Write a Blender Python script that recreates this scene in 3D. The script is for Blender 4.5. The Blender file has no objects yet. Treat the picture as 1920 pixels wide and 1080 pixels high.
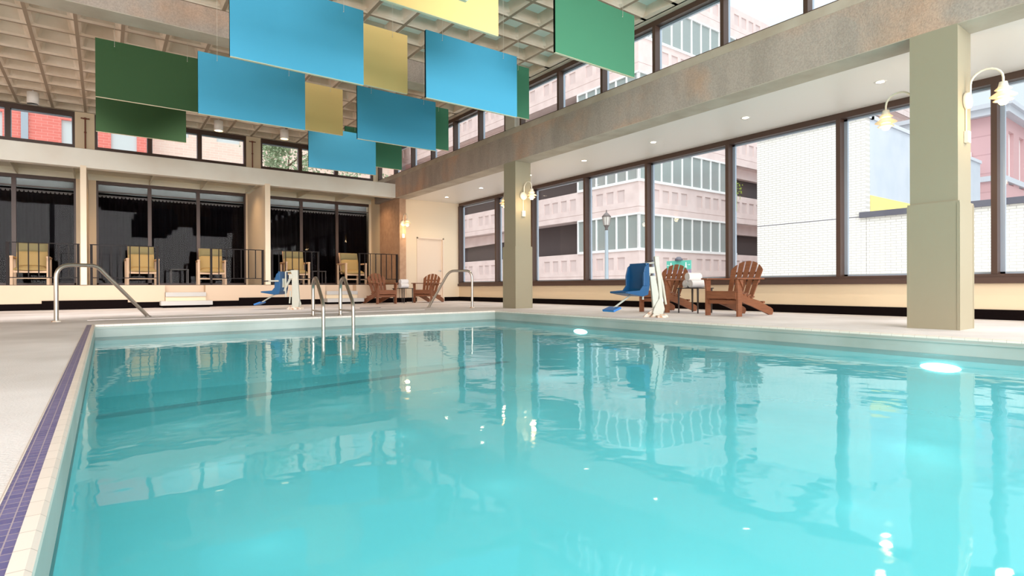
import bpy, math, random
from mathutils import Vector, Matrix
random.seed(7)
S = bpy.context.scene
col = S.collection
PI = math.pi

# ------------------------------------------------------------------ camera, world, exposure
def cam_matrix():
    right = Vector((0.8068, -0.5908, -0.0042)); up = Vector((0.0048, -0.0004, 1.0)); fwd = Vector((0.5908, 0.8068, -0.0028))
    f = fwd.normalized(); r = (right - f * right.dot(f)).normalized(); u = r.cross(f)
    m = Matrix(((r.x, u.x, -f.x, 0.0), (r.y, u.y, -f.y, 0.0), (r.z, u.z, -f.z, 0.5), (0, 0, 0, 1)))
    return m
cd = bpy.data.cameras.new('camera'); co = bpy.data.objects.new('camera', cd); col.objects.link(co)
co.matrix_world = cam_matrix(); cd.sensor_width = 36; cd.lens = 1043.4 * 36 / 1920; cd.clip_start = 0.05; cd.clip_end = 400
S.camera = co
S.view_settings.view_transform = 'Standard'; S.view_settings.look = 'None'
S.view_settings.exposure = 0.95; S.view_settings.gamma = 1.0; S.view_settings.use_curve_mapping = False
S.cycles.max_bounces = 8; S.cycles.diffuse_bounces = 5; S.cycles.glossy_bounces = 4
S.cycles.transparent_max_bounces = 16; S.cycles.transmission_bounces = 4
S.cycles.caustics_reflective = False; S.cycles.caustics_refractive = False
S.cycles.sample_clamp_indirect = 6.0
S.cycles.use_denoising = True

def lin(c):
    out = []
    for v in c[:3]:
        v = v / 255.0
        out.append(v / 12.92 if v <= 0.04045 else ((v + 0.055) / 1.055) ** 2.4)
    return (out[0], out[1], out[2], 1.0)

W = bpy.data.worlds.new('sky'); S.world = W; W.use_nodes = True
nt = W.node_tree; nt.nodes.clear()
wo = nt.nodes.new('ShaderNodeOutputWorld'); bg = nt.nodes.new('ShaderNodeBackground')
tc = nt.nodes.new('ShaderNodeTexCoord'); sp = nt.nodes.new('ShaderNodeSeparateXYZ')
rp = nt.nodes.new('ShaderNodeValToRGB')       # overcast sky, brighter towards the zenith
nt.links.new(tc.outputs['Generated'], sp.inputs[0]); nt.links.new(sp.outputs['Z'], rp.inputs[0])
e = rp.color_ramp.elements
e[0].position = 0.0; e[0].color = (0.55, 0.55, 0.56, 1)
e[1].position = 1.0; e[1].color = (1.9, 1.94, 2.0, 1)
n = e.new(0.03); n.color = (0.60, 0.66, 0.70, 1)
n = e.new(0.30); n.color = (0.60, 0.66, 0.70, 1)
n = e.new(0.60); n.color = (0.95, 1.04, 1.10, 1)
nt.links.new(rp.outputs[0], bg.inputs[0]); bg.inputs[1].default_value = 0.78
nt.links.new(bg.outputs[0], wo.inputs[0])

# soft daylight sun behind thin cloud
sd = bpy.data.lights.new('sun', 'SUN'); sd.energy = 0.5; sd.angle = math.radians(30); sd.color = (1.0, 0.97, 0.94)
so = bpy.data.objects.new('sun', sd); col.objects.link(so)
so.rotation_euler = Vector((0.55, 0.45, -0.75)).to_track_quat('-Z', 'Y').to_euler()

# added fill: unseen area lamps behind and to the left of the camera
def add_fill(loc, aim, sx, sy, power):
    d = bpy.data.lights.new('window_daylight', 'AREA'); d.shape = 'RECTANGLE'; d.size = sx; d.size_y = sy; d.energy = power; d.color = (1.0, 0.985, 0.985)
    o = bpy.data.objects.new('window_daylight', d); col.objects.link(o); o.location = loc
    o.rotation_euler = Vector(aim).to_track_quat('-Z', 'Z').to_euler()
for x in (-12.6, -6.3, 0.0, 6.3, 12.6): add_fill((x, -16, 4.6), (0, 1, 0), 6.0, 9.0, 900)
for y in (-4, 0, 4, 8, 12): add_fill((-7.9, y, 2.3), (1, 0, 0), 3.5, 3.2, 25)

# ------------------------------------------------------------------ materials
MATS = {}
def mat(name, rgb, rough=0.6, metal=0.0, spec=None, noise=None, bump=None, emit=None, coat=None):
    if name in MATS: return MATS[name]
    m = bpy.data.materials.new(name); m.use_nodes = True
    t = m.node_tree; b = t.nodes['Principled BSDF']
    b.inputs['Base Color'].default_value = lin(rgb); b.inputs['Roughness'].default_value = rough
    b.inputs['Metallic'].default_value = metal
    if spec is not None: b.inputs['Specular IOR Level'].default_value = spec
    if coat: b.inputs['Coat Weight'].default_value = coat
    if noise:      # (other colour, scale, low, high, stretch)
        rgb2, sc, lo, hi = noise[:4]; st = noise[4] if len(noise) > 4 else (1, 1, 1)
        tc = t.nodes.new('ShaderNodeTexCoord'); mp = t.nodes.new('ShaderNodeMapping'); mp.inputs['Scale'].default_value = st
        nz = t.nodes.new('ShaderNodeTexNoise'); nz.inputs['Scale'].default_value = sc; nz.inputs['Detail'].default_value = 6
        cr = t.nodes.new('ShaderNodeValToRGB')
        cr.color_ramp.elements[0].position = lo; cr.color_ramp.elements[0].color = lin(rgb)
        cr.color_ramp.elements[1].position = hi; cr.color_ramp.elements[1].color = lin(rgb2)
        t.links.new(tc.outputs['Object'], mp.inputs[0]); t.links.new(mp.outputs[0], nz.inputs['Vector'])
        t.links.new(nz.outputs['Fac'], cr.inputs[0]); t.links.new(cr.outputs[0], b.inputs['Base Color'])
    if bump:
        tc = t.nodes.new('ShaderNodeTexCoord'); nz = t.nodes.new('ShaderNodeTexNoise'); nz.inputs['Scale'].default_value = bump[0]
        nz.inputs['Detail'].default_value = 4
        bp = t.nodes.new('ShaderNodeBump'); bp.inputs['Strength'].default_value = bump[1]; bp.inputs['Distance'].default_value = 0.01
        t.links.new(tc.outputs['Object'], nz.inputs['Vector']); t.links.new(nz.outputs['Fac'], bp.inputs['Height'])
        t.links.new(bp.outputs[0], b.inputs['Normal'])
    if emit:
        b.inputs['Emission Color'].default_value = lin(emit[0]); b.inputs['Emission Strength'].default_value = emit[1]
    MATS[name] = m
    return m

def glass_mat(name, tint=(1, 1, 1, 1), ior=1.3, rough=0.0, bumps=None):
    m = bpy.data.materials.new(name); m.use_nodes = True; t = m.node_tree; t.nodes.clear()
    o = t.nodes.new('ShaderNodeOutputMaterial'); mx = t.nodes.new('ShaderNodeMixShader'); fr = t.nodes.new('ShaderNodeFresnel')
    tr = t.nodes.new('ShaderNodeBsdfTransparent'); gl = t.nodes.new('ShaderNodeBsdfGlossy')
    ge = t.nodes.new('ShaderNodeNewGeometry'); mr = t.nodes.new('ShaderNodeMapRange')      # same index from both faces of a thin pane
    mr.inputs['To Min'].default_value = ior; mr.inputs['To Max'].default_value = 1.0 / ior
    t.links.new(ge.outputs['Backfacing'], mr.inputs['Value']); t.links.new(mr.outputs[0], fr.inputs[0]); tr.inputs[0].default_value = tint; gl.inputs['Roughness'].default_value = rough
    t.links.new(fr.outputs[0], mx.inputs[0]); t.links.new(tr.outputs[0], mx.inputs[1]); t.links.new(gl.outputs[0], mx.inputs[2])
    t.links.new(mx.outputs[0], o.inputs[0])
    if bumps:
        tc = t.nodes.new('ShaderNodeTexCoord'); prev = None
        for sc, dist in bumps:
            nz = t.nodes.new('ShaderNodeTexNoise'); nz.inputs['Scale'].default_value = sc; nz.inputs['Detail'].default_value = 2
            bp = t.nodes.new('ShaderNodeBump'); bp.inputs['Strength'].default_value = 1.0; bp.inputs['Distance'].default_value = dist
            t.links.new(tc.outputs['Object'], nz.inputs['Vector']); t.links.new(nz.outputs['Fac'], bp.inputs['Height'])
            if prev: t.links.new(prev.outputs[0], bp.inputs['Normal'])
            prev = bp
        t.links.new(prev.outputs[0], gl.inputs['Normal']); t.links.new(prev.outputs[0], fr.inputs['Normal'])
    MATS[name] = m
    return m

def water_mat(name, tint, ior, rough, bumps):
    m = glass_mat(name, tint, ior, rough, bumps); t = m.node_tree       # cloudy water: part of the light scatters near the surface
    mx = [n for n in t.nodes if n.type == 'MIX_SHADER'][0]; tr = [n for n in t.nodes if n.type == 'BSDF_TRANSPARENT'][0]
    df = t.nodes.new('ShaderNodeBsdfDiffuse'); df.inputs[0].default_value = lin((126, 214, 219)); m2 = t.nodes.new('ShaderNodeMixShader'); m2.inputs[0].default_value = 0.5
    tl = t.nodes.new('ShaderNodeBsdfTranslucent'); tl.inputs[0].default_value = lin((156, 230, 234)); m3 = t.nodes.new('ShaderNodeMixShader'); m3.inputs[0].default_value = 0.4
    t.links.new(df.outputs[0], m3.inputs[1]); t.links.new(tl.outputs[0], m3.inputs[2])
    t.links.new(tr.outputs[0], m2.inputs[1]); t.links.new(m3.outputs[0], m2.inputs[2]); t.links.new(m2.outputs[0], mx.inputs[1])
    return m

def brick_mat(name, c1, c2, mortar, axes, bw, bh, ms=0.012, off=0.5):
    m = bpy.data.materials.new(name); m.use_nodes = True; t = m.node_tree; b = t.nodes['Principled BSDF']
    b.inputs['Roughness'].default_value = 0.8
    tc = t.nodes.new('ShaderNodeTexCoord'); sp = t.nodes.new('ShaderNodeSeparateXYZ'); cb = t.nodes.new('ShaderNodeCombineXYZ')
    t.links.new(tc.outputs['Object'], sp.inputs[0])
    t.links.new(sp.outputs[axes[0]], cb.inputs[0]); t.links.new(sp.outputs[axes[1]], cb.inputs[1])
    br = t.nodes.new('ShaderNodeTexBrick'); br.inputs['Scale'].default_value = 1.0
    br.inputs['Color1'].default_value = lin(c1); br.inputs['Color2'].default_value = lin(c2); br.inputs['Mortar'].default_value = lin(mortar)
    br.inputs['Brick Width'].default_value = bw; br.inputs['Row Height'].default_value = bh; br.inputs['Mortar Size'].default_value = ms
    br.offset = off
    t.links.new(cb.outputs[0], br.inputs['Vector']); t.links.new(br.outputs['Color'], b.inputs['Base Color'])
    MATS[name] = m
    return m

CREAM = mat('cream_paint', (240, 222, 196), 0.55)
WHITE = mat('white_soffit', (240, 234, 226), 0.45)
BEIGE = mat('beige_paint', (236, 214, 182), 0.6)
GREEN_CREAM = mat('sage_cream_paint', (234, 230, 212), 0.5)
FASCIA = mat('fascia_paint', (238, 236, 226), 0.55, noise=((230, 224, 212), 1.2, 0.35, 0.7))
CONC = mat('cast_concrete', (184, 168, 156), 0.85, noise=((206, 168, 142), 1.1, 0.50, 0.72), bump=(60, 0.5))
def concrete_detail():
    # aggregate speckle over large stains
    t = CONC.node_tree; b = t.nodes['Principled BSDF']; src = b.inputs['Base Color'].links[0].from_socket
    tc = t.nodes.new('ShaderNodeTexCoord'); nz = t.nodes.new('ShaderNodeTexNoise'); nz.inputs['Scale'].default_value = 45; nz.inputs['Detail'].default_value = 5
    cr = t.nodes.new('ShaderNodeValToRGB'); cr.color_ramp.elements[0].position = 0.36; cr.color_ramp.elements[0].color = (0.72, 0.72, 0.72, 1)
    cr.color_ramp.elements[1].position = 0.62; cr.color_ramp.elements[1].color = (1.0, 1.0, 1.0, 1)
    mp = t.nodes.new('ShaderNodeMapping'); mp.inputs['Scale'].default_value = (1, 1, 0.25)
    nz2 = t.nodes.new('ShaderNodeTexNoise'); nz2.inputs['Scale'].default_value = 3.5; nz2.inputs['Detail'].default_value = 6
    cr2 = t.nodes.new('ShaderNodeValToRGB'); cr2.color_ramp.elements[0].position = 0.35; cr2.color_ramp.elements[0].color = (0.80, 0.81, 0.80, 1)
    cr2.color_ramp.elements[1].position = 0.60; cr2.color_ramp.elements[1].color = (1, 1, 1, 1)
    m1 = t.nodes.new('ShaderNodeMixRGB'); m1.blend_type = 'MULTIPLY'; m1.inputs[0].default_value = 0.6
    m2 = t.nodes.new('ShaderNodeMixRGB'); m2.blend_type = 'MULTIPLY'; m2.inputs[0].default_value = 0.8
    t.links.new(tc.outputs['Object'], nz.inputs['Vector']); t.links.new(nz.outputs['Fac'], cr.inputs[0])
    t.links.new(tc.outputs['Object'], mp.inputs[0]); t.links.new(mp.outputs[0], nz2.inputs['Vector']); t.links.new(nz2.outputs['Fac'], cr2.inputs[0])
    t.links.new(src, m1.inputs[1]); t.links.new(cr.outputs[0], m1.inputs[2])
    t.links.new(m1.outputs[0], m2.inputs[1]); t.links.new(cr2.outputs[0], m2.inputs[2])
    t.links.new(m2.outputs[0], b.inputs['Base Color'])
concrete_detail()
CONC_S = mat('smooth_concrete', (198, 188, 172), 0.75, noise=((180, 166, 148), 2.5, 0.35, 0.7))
WAFFLE = mat('waffle_concrete', (230, 214, 196), 0.85, noise=((204, 182, 158), 1.6, 0.35, 0.7))
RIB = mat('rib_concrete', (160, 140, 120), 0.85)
COFFER_TOP = mat('coffer_panel', (228, 238, 230), 0.7)
BROWN = mat('bronze_frame', (78, 56, 46), 0.4)
BROWN2 = mat('bronze_sill', (84, 62, 54), 0.45)
ALU = mat('aluminium_frame', (176, 188, 204), 0.35, 0.4)
DARKBASE = mat('black_baseboard', (20, 13, 13), 0.9, spec=0.05)
PILLAR = mat('pillar_paint', (156, 147, 124), 0.55)
TAN = mat('tan_textured_wall', (200, 162, 132), 0.8, noise=((184, 146, 118), 8, 0.35, 0.7), bump=(120, 0.4))
DECK = mat('deck_concrete', (236, 228, 226), 0.75, noise=((212, 203, 199), 0.9, 0.35, 0.66), bump=(90, 0.35))
CARPET = mat('dark_carpet', (60, 45, 38), 0.9)
COPING = mat('coping_tile', (236, 222, 210), 0.35)
STEEL = mat('stainless_steel', (190, 182, 172), 0.3, 1.0)
WIRE = mat('hanging_wire', (225, 215, 200), 0.4, 0.3)
BLUE = mat('blue_panel_cloth', (66, 156, 190), 0.75, bump=(240, 0.2))
YELLOW = mat('yellow_panel_cloth', (250, 210, 136), 0.75, bump=(240, 0.2))
GREEN = mat('green_panel_cloth', (66, 130, 98), 0.75, bump=(240, 0.2))
SHADE_GREEN = mat('dark_green_panel_cloth', (44, 78, 38), 0.75, bump=(240, 0.2))  # yellower green, also darkened for the shade these panels hang in
PEDGE = mat('panel_edge_tape', (240, 222, 190), 0.6)
REDWOOD = mat('redwood_slat', (142, 88, 58), 0.5, noise=((124, 74, 48), 6, 0.3, 0.7, (1, 1, 6)))
SPACER = mat('slat_spacer', (40, 26, 20), 0.6)
DKMETAL = mat('dark_bronze_metal', (62, 50, 44), 0.45)
RAILMETAL = mat('railing_metal', (38, 32, 32), 0.6, spec=0.2)
TOWEL = mat('towel_cotton', (248, 242, 240), 0.9, bump=(300, 0.6))
LIFTW = mat('lift_enamel', (190, 190, 178), 0.35, noise=((206, 196, 176), 5, 0.5, 0.75))
LIFTB = mat('lift_blue_plastic', (12, 78, 124), 0.35)
LIFTB2 = mat('lift_footrest_blue', (48, 118, 190), 0.4)
RUST = mat('rusty_steel', (178, 132, 96), 0.7, noise=((224, 214, 200), 12, 0.4, 0.6))
CHROME = mat('chrome', (220, 220, 222), 0.15, 1.0)
BLACK = mat('black_plastic', (22, 20, 22), 0.4)
LWOOD = mat('light_birch_wood', (226, 190, 156), 0.5)
CUSH = mat('olive_gold_cushion', (182, 156, 104), 0.85, bump=(150, 0.3))
CUSH2 = mat('olive_head_cushion', (142, 134, 98), 0.85, bump=(150, 0.3))
CURTAIN = mat('dark_curtain', (48, 41, 44), 0.85)
REFL_BAND = mat('inner_header_board', (206, 216, 212), 0.6)  # pale band standing in for the soffit mirrored in the glass
DROOM = mat('dark_room', (46, 40, 42), 0.8)
LACE = mat('curtain_track_white', (226, 222, 212), 0.6)
DOORP = mat('door_paint', (240, 220, 200), 0.45)
RPIPE = mat('rusty_pipe', (126, 70, 52), 0.6)
PGRAY = mat('pinkish_precast', (232, 214, 210), 0.85, noise=((220, 200, 196), 1.5, 0.35, 0.7))
PRECESS = mat('precast_recess', (216, 198, 195), 0.85)
WFRAME = mat('white_window_frame', (246, 246, 246), 0.4)
OGLASS = mat('office_glass', (150, 160, 158), 0.12, 0.0, spec=0.8)
SCREEN = mat('dark_deck_screen', (88, 78, 78), 0.8)
WBRICK = brick_mat('white_brick', (238, 236, 230), (230, 228, 222), (196, 192, 186), ('Y', 'Z'), 0.30, 0.085, 0.010)
GWALL = mat('grey_render_wall', (190, 196, 206), 0.8, noise=((180, 188, 198), 1.2, 0.35, 0.7))
YSTRIPE = mat('yellow_stripe_paint', (250, 222, 132), 0.7)
COPE = mat('dark_metal_coping', (92, 92, 104), 0.5)
RBRICK = brick_mat('red_brick_block', (206, 168, 172), (200, 160, 162), (188, 150, 152), ('Y', 'Z'), 4.0, 0.9, 0.03)
RBRICK2 = mat('red_brick_front', (200, 160, 162), 0.8)
CORNICE = mat('grey_cornice', (196, 200, 208), 0.6)
RED = brick_mat('salmon_brick', (232, 130, 118), (226, 122, 110), (236, 160, 150), ('X', 'Z'), 0.5, 0.16, 0.012)
PBRICK = brick_mat('pale_pink_brick', (240, 216, 200), (236, 206, 190), (244, 228, 216), ('X', 'Z'), 0.5, 0.16, 0.012)
STREETP = mat('street_lamp_paint', (168, 180, 190), 0.5)
LANTERN = mat('lantern_iron', (110, 100, 98), 0.5)
LGLASS = mat('lantern_glass', (210, 205, 200), 0.3)
SGREEN = mat('sign_green', (96, 190, 172), 0.5)
SPURP = mat('sign_mauve', (150, 138, 158), 0.5)
SWHITE = mat('sign_white', (250, 250, 250), 0.5)
ASPH = mat('street_paving', (188, 184, 182), 0.9)
LEAF = mat('tree_leaf', (156, 172, 138), 0.7)
LEAF2 = mat('vine_leaf', (180, 196, 96), 0.6)
BARK = mat('tree_bark', (120, 100, 84), 0.8)
GLOW = mat('lamp_glass_glow', (255, 244, 214), 0.4, emit=((255, 190, 92), 2.6))
LSHADE = mat('lamp_white_enamel', (252, 240, 214), 0.4, emit=((255, 190, 100), 0.25))
LARM = mat('lamp_arm_enamel', (244, 232, 212), 0.35)
DLIGHT = mat('downlight_bulb', (255, 250, 240), 0.4, emit=((255, 236, 205), 14.0))
CANLIGHT = mat('can_bulb', (255, 250, 240), 0.4, emit=((255, 226, 170), 3.0))
CANW = mat('can_white', (236, 230, 224), 0.4)
POOLLIGHT = mat('pool_light_lens', (255, 255, 255), 0.4, emit=((225, 250, 250), 9.0))
BLOCKWIN = mat('block_window', (206, 214, 214), 0.3)
BASIN = mat('pool_basin_paint', (136, 226, 232), 0.6)
BASIN_RIM = mat('pool_rim_plaster', (176, 184, 178), 0.5, noise=((156, 166, 158), 1.5, 0.35, 0.7))
LINE = mat('pool_line_tile', (10, 84, 104), 0.5)
PANE = glass_mat('clear_pane', (0.97, 0.985, 0.98, 1), 1.22)
DPANE = glass_mat('dark_tinted_pane', (0.5, 0.47, 0.48, 1), 1.16)
WATER = water_mat('pool_water_surface', (0.74, 0.97, 0.98, 1), 1.34, 0.03, bumps=((1.6, 0.006), (5.0, 0.0016)))

def tile_grate():
    m = bpy.data.materials.new('indigo_gutter_tile'); m.use_nodes = True; t = m.node_tree; b = t.nodes['Principled BSDF']
    b.inputs['Roughness'].default_value = 0.4
    tc = t.nodes.new('ShaderNodeTexCoord'); br = t.nodes.new('ShaderNodeTexBrick'); mp = t.nodes.new('ShaderNodeMapping')
    br.inputs['Scale'].default_value = 1.0; br.offset = 0.0
    br.inputs['Color1'].default_value = lin((96, 92, 138)); br.inputs['Color2'].default_value = lin((116, 110, 150)); br.inputs['Mortar'].default_value = lin((166, 152, 160))
    br.inputs['Brick Width'].default_value = 0.0265; br.inputs['Row Height'].default_value = 0.036; br.inputs['Mortar Size'].default_value = 0.0014
    mp.inputs['Location'].default_value = (0.002, 0, 0)
    t.links.new(tc.outputs['Object'], mp.inputs[0]); t.links.new(mp.outputs[0], br.inputs['Vector']); t.links.new(br.outputs['Color'], b.inputs['Base Color'])
    return m
GRATE = tile_grate()
def coping_tile():
    t = COPING.node_tree; b = t.nodes['Principled BSDF']
    tc = t.nodes.new('ShaderNodeTexCoord'); br = t.nodes.new('ShaderNodeTexBrick')
    br.inputs['Scale'].default_value = 1.0; br.offset = 0.0
    br.inputs['Color1'].default_value = lin((238, 224, 212)); br.inputs['Color2'].default_value = lin((232, 218, 206)); br.inputs['Mortar'].default_value = lin((196, 180, 168))
    br.inputs['Brick Width'].default_value = 0.10; br.inputs['Row Height'].default_value = 0.10; br.inputs['Mortar Size'].default_value = 0.0015
    t.links.new(tc.outputs['Object'], br.inputs['Vector']); t.links.new(br.outputs['Color'], b.inputs['Base Color'])
coping_tile()

# ------------------------------------------------------------------ mesh helpers
class MB:
    def __init__(s): s.v = []; s.f = []; s.m = []; s.sm = []
    def add(s, vs, fs, mi=0, smooth=False, M=None):
        k = len(s.v)
        for p in vs:
            p = Vector(p)
            if M is not None: p = M @ p
            s.v.append(tuple(p))
        for f in fs: s.f.append([i + k for i in f]); s.m.append(mi); s.sm.append(smooth)
        return s
    def box(s, x0, x1, y0, y1, z0, z1, mi=0, M=None):
        if x0 > x1: x0, x1 = x1, x0
        if y0 > y1: y0, y1 = y1, y0
        if z0 > z1: z0, z1 = z1, z0
        vs = [(x0, y0, z0), (x1, y0, z0), (x1, y1, z0), (x0, y1, z0), (x0, y0, z1), (x1, y0, z1), (x1, y1, z1), (x0, y1, z1)]
        return s.add(vs, [(0, 3, 2, 1), (4, 5, 6, 7), (0, 1, 5, 4), (1, 2, 6, 5), (2, 3, 7, 6), (3, 0, 4, 7)], mi, False, M)
    def prism(s, poly, axis, a, b, mi=0, M=None):
        # poly: 2-D points; axis 'x' -> (y,z), 'y' -> (x,z), 'z' -> (x,y)
        def P(p, t):
            return {'x': (t, p[0], p[1]), 'y': (p[0], t, p[1]), 'z': (p[0], p[1], t)}[axis]
        n = len(poly); vs = [P(p, a) for p in poly] + [P(p, b) for p in poly]
        area = sum(poly[i][0] * poly[(i + 1) % n][1] - poly[(i + 1) % n][0] * poly[i][1] for i in range(n))
        flip = (area > 0) == ((b > a) if axis != 'y' else (b < a))
        fs = [list(range(n))[::-1], [i + n for i in range(n)]] + [(i, (i + 1) % n, (i + 1) % n + n, i + n) for i in range(n)]
        if not flip: fs = [list(f)[::-1] for f in fs]
        return s.add(vs, fs, mi, False, M)
    def tube(s, pts, r, seg=10, mi=0, M=None, caps=True):
        pts = [Vector(p) for p in pts]; rs = r if isinstance(r, (list, tuple)) else [r] * len(pts)
        vs = []; fs = []; up = None
        for i, p in enumerate(pts):
            if i == 0: d = pts[1] - p
            elif i == len(pts) - 1: d = p - pts[i - 1]
            else: d = (pts[i + 1] - p).normalized() + (p - pts[i - 1]).normalized()
            d.normalize()
            if up is None:
                up = Vector((0, 0, 1)) if abs(d.z) < 0.9 else Vector((1, 0, 0))
            a = (up - d * up.dot(d)).normalized(); b = d.cross(a); up = a
            for k in range(seg):
                t = 2 * PI * k / seg
                vs.append(p + (a * math.cos(t) + b * math.sin(t)) * rs[i])
        for i in range(len(pts) - 1):
            for k in range(seg):
                q = (k + 1) % seg
                fs.append((i * seg + k, i * seg + q, (i + 1) * seg + q, (i + 1) * seg + k))
        s.add(vs, fs, mi, True, M)
        if caps:
            s.add(vs[:seg], [list(range(seg))[::-1]], mi, False, M); s.add(vs[-seg:], [list(range(seg))], mi, False, M)
        return s
    def lathe(s, prof, c=(0, 0, 0), seg=24, mi=0, M=None):
        vs = []; fs = []
        for r, z in prof:
            for k in range(seg):
                t = 2 * PI * k / seg; vs.append((c[0] + r * math.cos(t), c[1] + r * math.sin(t), c[2] + z))
        for i in range(len(prof) - 1):
            for k in range(seg):
                q = (k + 1) % seg
                fs.append((i * seg + k, i * seg + q, (i + 1) * seg + q, (i + 1) * seg + k))
        return s.add(vs, fs, mi, True, M)
    def build(s, name, mats, parent=None, loc=None, bevel=0.0):
        me = bpy.data.meshes.new(name); me.from_pydata(s.v, [], s.f)
        if not isinstance(mats, (list, tuple)): mats = [mats]
        for m in mats: me.materials.append(m)
        for p, mi, sm in zip(me.polygons, s.m, s.sm): p.material_index = mi; p.use_smooth = sm
        me.update()
        o = bpy.data.objects.new(name, me); col.objects.link(o)
        if parent: o.parent = parent
        if loc: o.location = loc
        if bevel:
            b = o.modifiers.new('bevel', 'BEVEL'); b.width = bevel; b.segments = 2; b.limit_method = 'ANGLE'; b.angle_limit = 0.7
        return o
def tag(o, label, cat, group=None, kind=None):
    o['label'] = label; o['category'] = cat
    if group: o['group'] = group
    if kind: o['kind'] = kind
    return o
def thing(name, label, cat, loc=(0, 0, 0), rz=0.0, group=None):
    o = bpy.data.objects.new(name, None); col.objects.link(o); o.location = loc; o.rotation_euler = (0, 0, rz); o.empty_display_size = 0.1
    return tag(o, label, cat, group)
def dup(root, loc, rz, label, group=None):
    def cp(o, parent):
        c = o.copy(); col.objects.link(c); c.parent = parent
        for ch in list(o.children): cp(ch, c)
        return c
    r = cp(root, None); r.location = loc; r.rotation_euler = (0, 0, rz); r['label'] = label
    if group: r['group'] = group
    return r
def struct(name, mb, mats, parent=None, label=None):
    o = mb.build(name, mats, parent)
    if not parent: o['kind'] = 'structure'
    if label: o['label'] = label
    return o
def B(*a): return MB().box(*a)
def light(name, kind, loc, energy, color, size=0.05, aim=None, spot=None):
    d = bpy.data.lights.new(name, kind); d.energy = energy; d.color = color
    if kind in ('POINT', 'SPOT'): d.shadow_soft_size = size
    if spot: d.spot_size = spot; d.spot_blend = 0.8
    o = bpy.data.objects.new(name, d); col.objects.link(o); o.location = loc
    if aim: o.rotation_euler = Vector(aim).to_track_quat('-Z', 'Y').to_euler()
    return o

# ------------------------------------------------------------------ the room shell
PX0, PX1, PY1, PY0 = -0.108, 6.50, 9.47, -7.0         # pool water edge
CW = 0.034                                            # coping width
ZW = -0.170                                           # water level
XR, HEAD, SILL = 10.175, 3.44, 0.65
XL = -8.0
f = MB()
g = 0.196
f.box(XL, -g, PY0, 16.7, -0.3, 0)
f.box(-g, 10.5, PY1 + 0.05, 17.3, -0.3, 0)
f.box(PX1 + 0.04, 10.5, PY0, PY1 + 0.05, -0.3, 0)
struct('floor', f, DECK)
# platform at the back with a recess above each pair of steps
p = MB()
st = [(1.24, 2.15), (5.29, 6.24)]
xs = [XL, st[0][0], st[0][1], st[1][0], st[1][1], 7.68]
for i in range(5):
    y0 = 16.62 if i % 2 == 0 else 16.92
    p.box(xs[i], xs[i + 1], y0, 19.1, 0.15, 0.57)
p.box(XL, 7.68, 16.66, 19.1, 0, 0.15)
struct('floor_platform', p, [mat('platform_face_paint', (218, 192, 166), 0.6)])
struct('floor_platform_top', B(XL, 7.68, 16.95, 22.0, 0.5705, 0.58), CARPET)
b = MB(); b.box(XL, 7.68, 16.625, 16.66, 0.0, 0.148)
struct('baseboard_back', b, DARKBASE)
struct('trim_1', B(-1.16, 0.46, 16.585, 16.624, 0.0, 0.215), DARKBASE)
struct('trim_2', B(2.95, 4.53, 16.585, 16.624, 0.0, 0.225), DARKBASE)

# right wall
struct('wall_left', B(XL - 0.4, XL - 0.1, PY0, 22, 0, 5.3), CREAM)  # unseen left wall, put in solid to block side light
w = MB(); w.box(XR, XR + 0.25, PY0, 17.08, 0, 0.53)
struct('wall_right', w, BEIGE)
struct('baseboard_right', B(XR - 0.02, XR - 0.001, PY0, 17.08, 0, 0.144), DARKBASE)
s_ = MB(); s_.box(XR - 0.06, XR + 0.12, PY0, 17.08, 0.515, 0.60); s_.box(XR - 0.02, XR + 0.12, PY0, 17.08, 0.60, SILL)
struct('trim_3', s_, BROWN2)
mull = [17.04, 14.75, 12.87, 10.64, 8.58, 6.50, 4.39, 2.32, 0.25, -1.85, -4.0]
for i in range(len(mull) - 1):
    a, b_ = mull[i + 1], mull[i]
    w = MB()
    w.box(XR - 0.02, XR + 0.12, a, b_, HEAD - 0.10, HEAD, 0)
    w.box(XR - 0.03, XR + 0.12, b_ - 0.035, b_ + 0.035, SILL, HEAD - 0.10, 0)
    w.box(XR + 0.12, XR + 0.17, b_ - 0.09, b_ - 0.035, SILL, HEAD - 0.10, 1)
    w.box(XR + 0.12, XR + 0.17, a + 0.035, a + 0.06, SILL, HEAD - 0.10, 1)
    w.box(XR + 0.12, XR + 0.17, a, b_, SILL, SILL + 0.03, 1)
    w.box(XR + 0.12, XR + 0.17, a, b_, HEAD - 0.13, HEAD - 0.10, 1)
    o = struct('window_%d' % (i + 1), w, [BROWN, ALU])
    struct('pane', B(XR + 0.14, XR + 0.146, a + 0.03, b_ - 0.03, SILL + 0.01, HEAD - 0.1), PANE, o)
# soffit beside the windows and its roof
struct('ceiling_soffit', B(7.96, XR + 0.3, PY0, 17.08, HEAD, HEAD + 0.3), WHITE)
# longitudinal concrete beam with a chamfered top ledge
bm = MB()
bm.prism([(7.54, 3.36), (7.97, 3.36), (7.97, 4.14), (7.60, 4.14), (7.54, 3.99)], 'y', PY0, 18.3)
o = struct('concrete_beam', bm, CONC)
struct('beam_soffit', B(7.541, 7.969, PY0, 16.6, 3.352, 3.36), CONC_S, o)
struct('beam_ledge', MB().prism([(7.537, 3.985), (7.598, 4.143), (7.70, 4.147), (7.70, 4.135), (7.60, 4.13), (7.545, 3.985)], 'y', PY0, 18.3), CONC_S, o)
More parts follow.
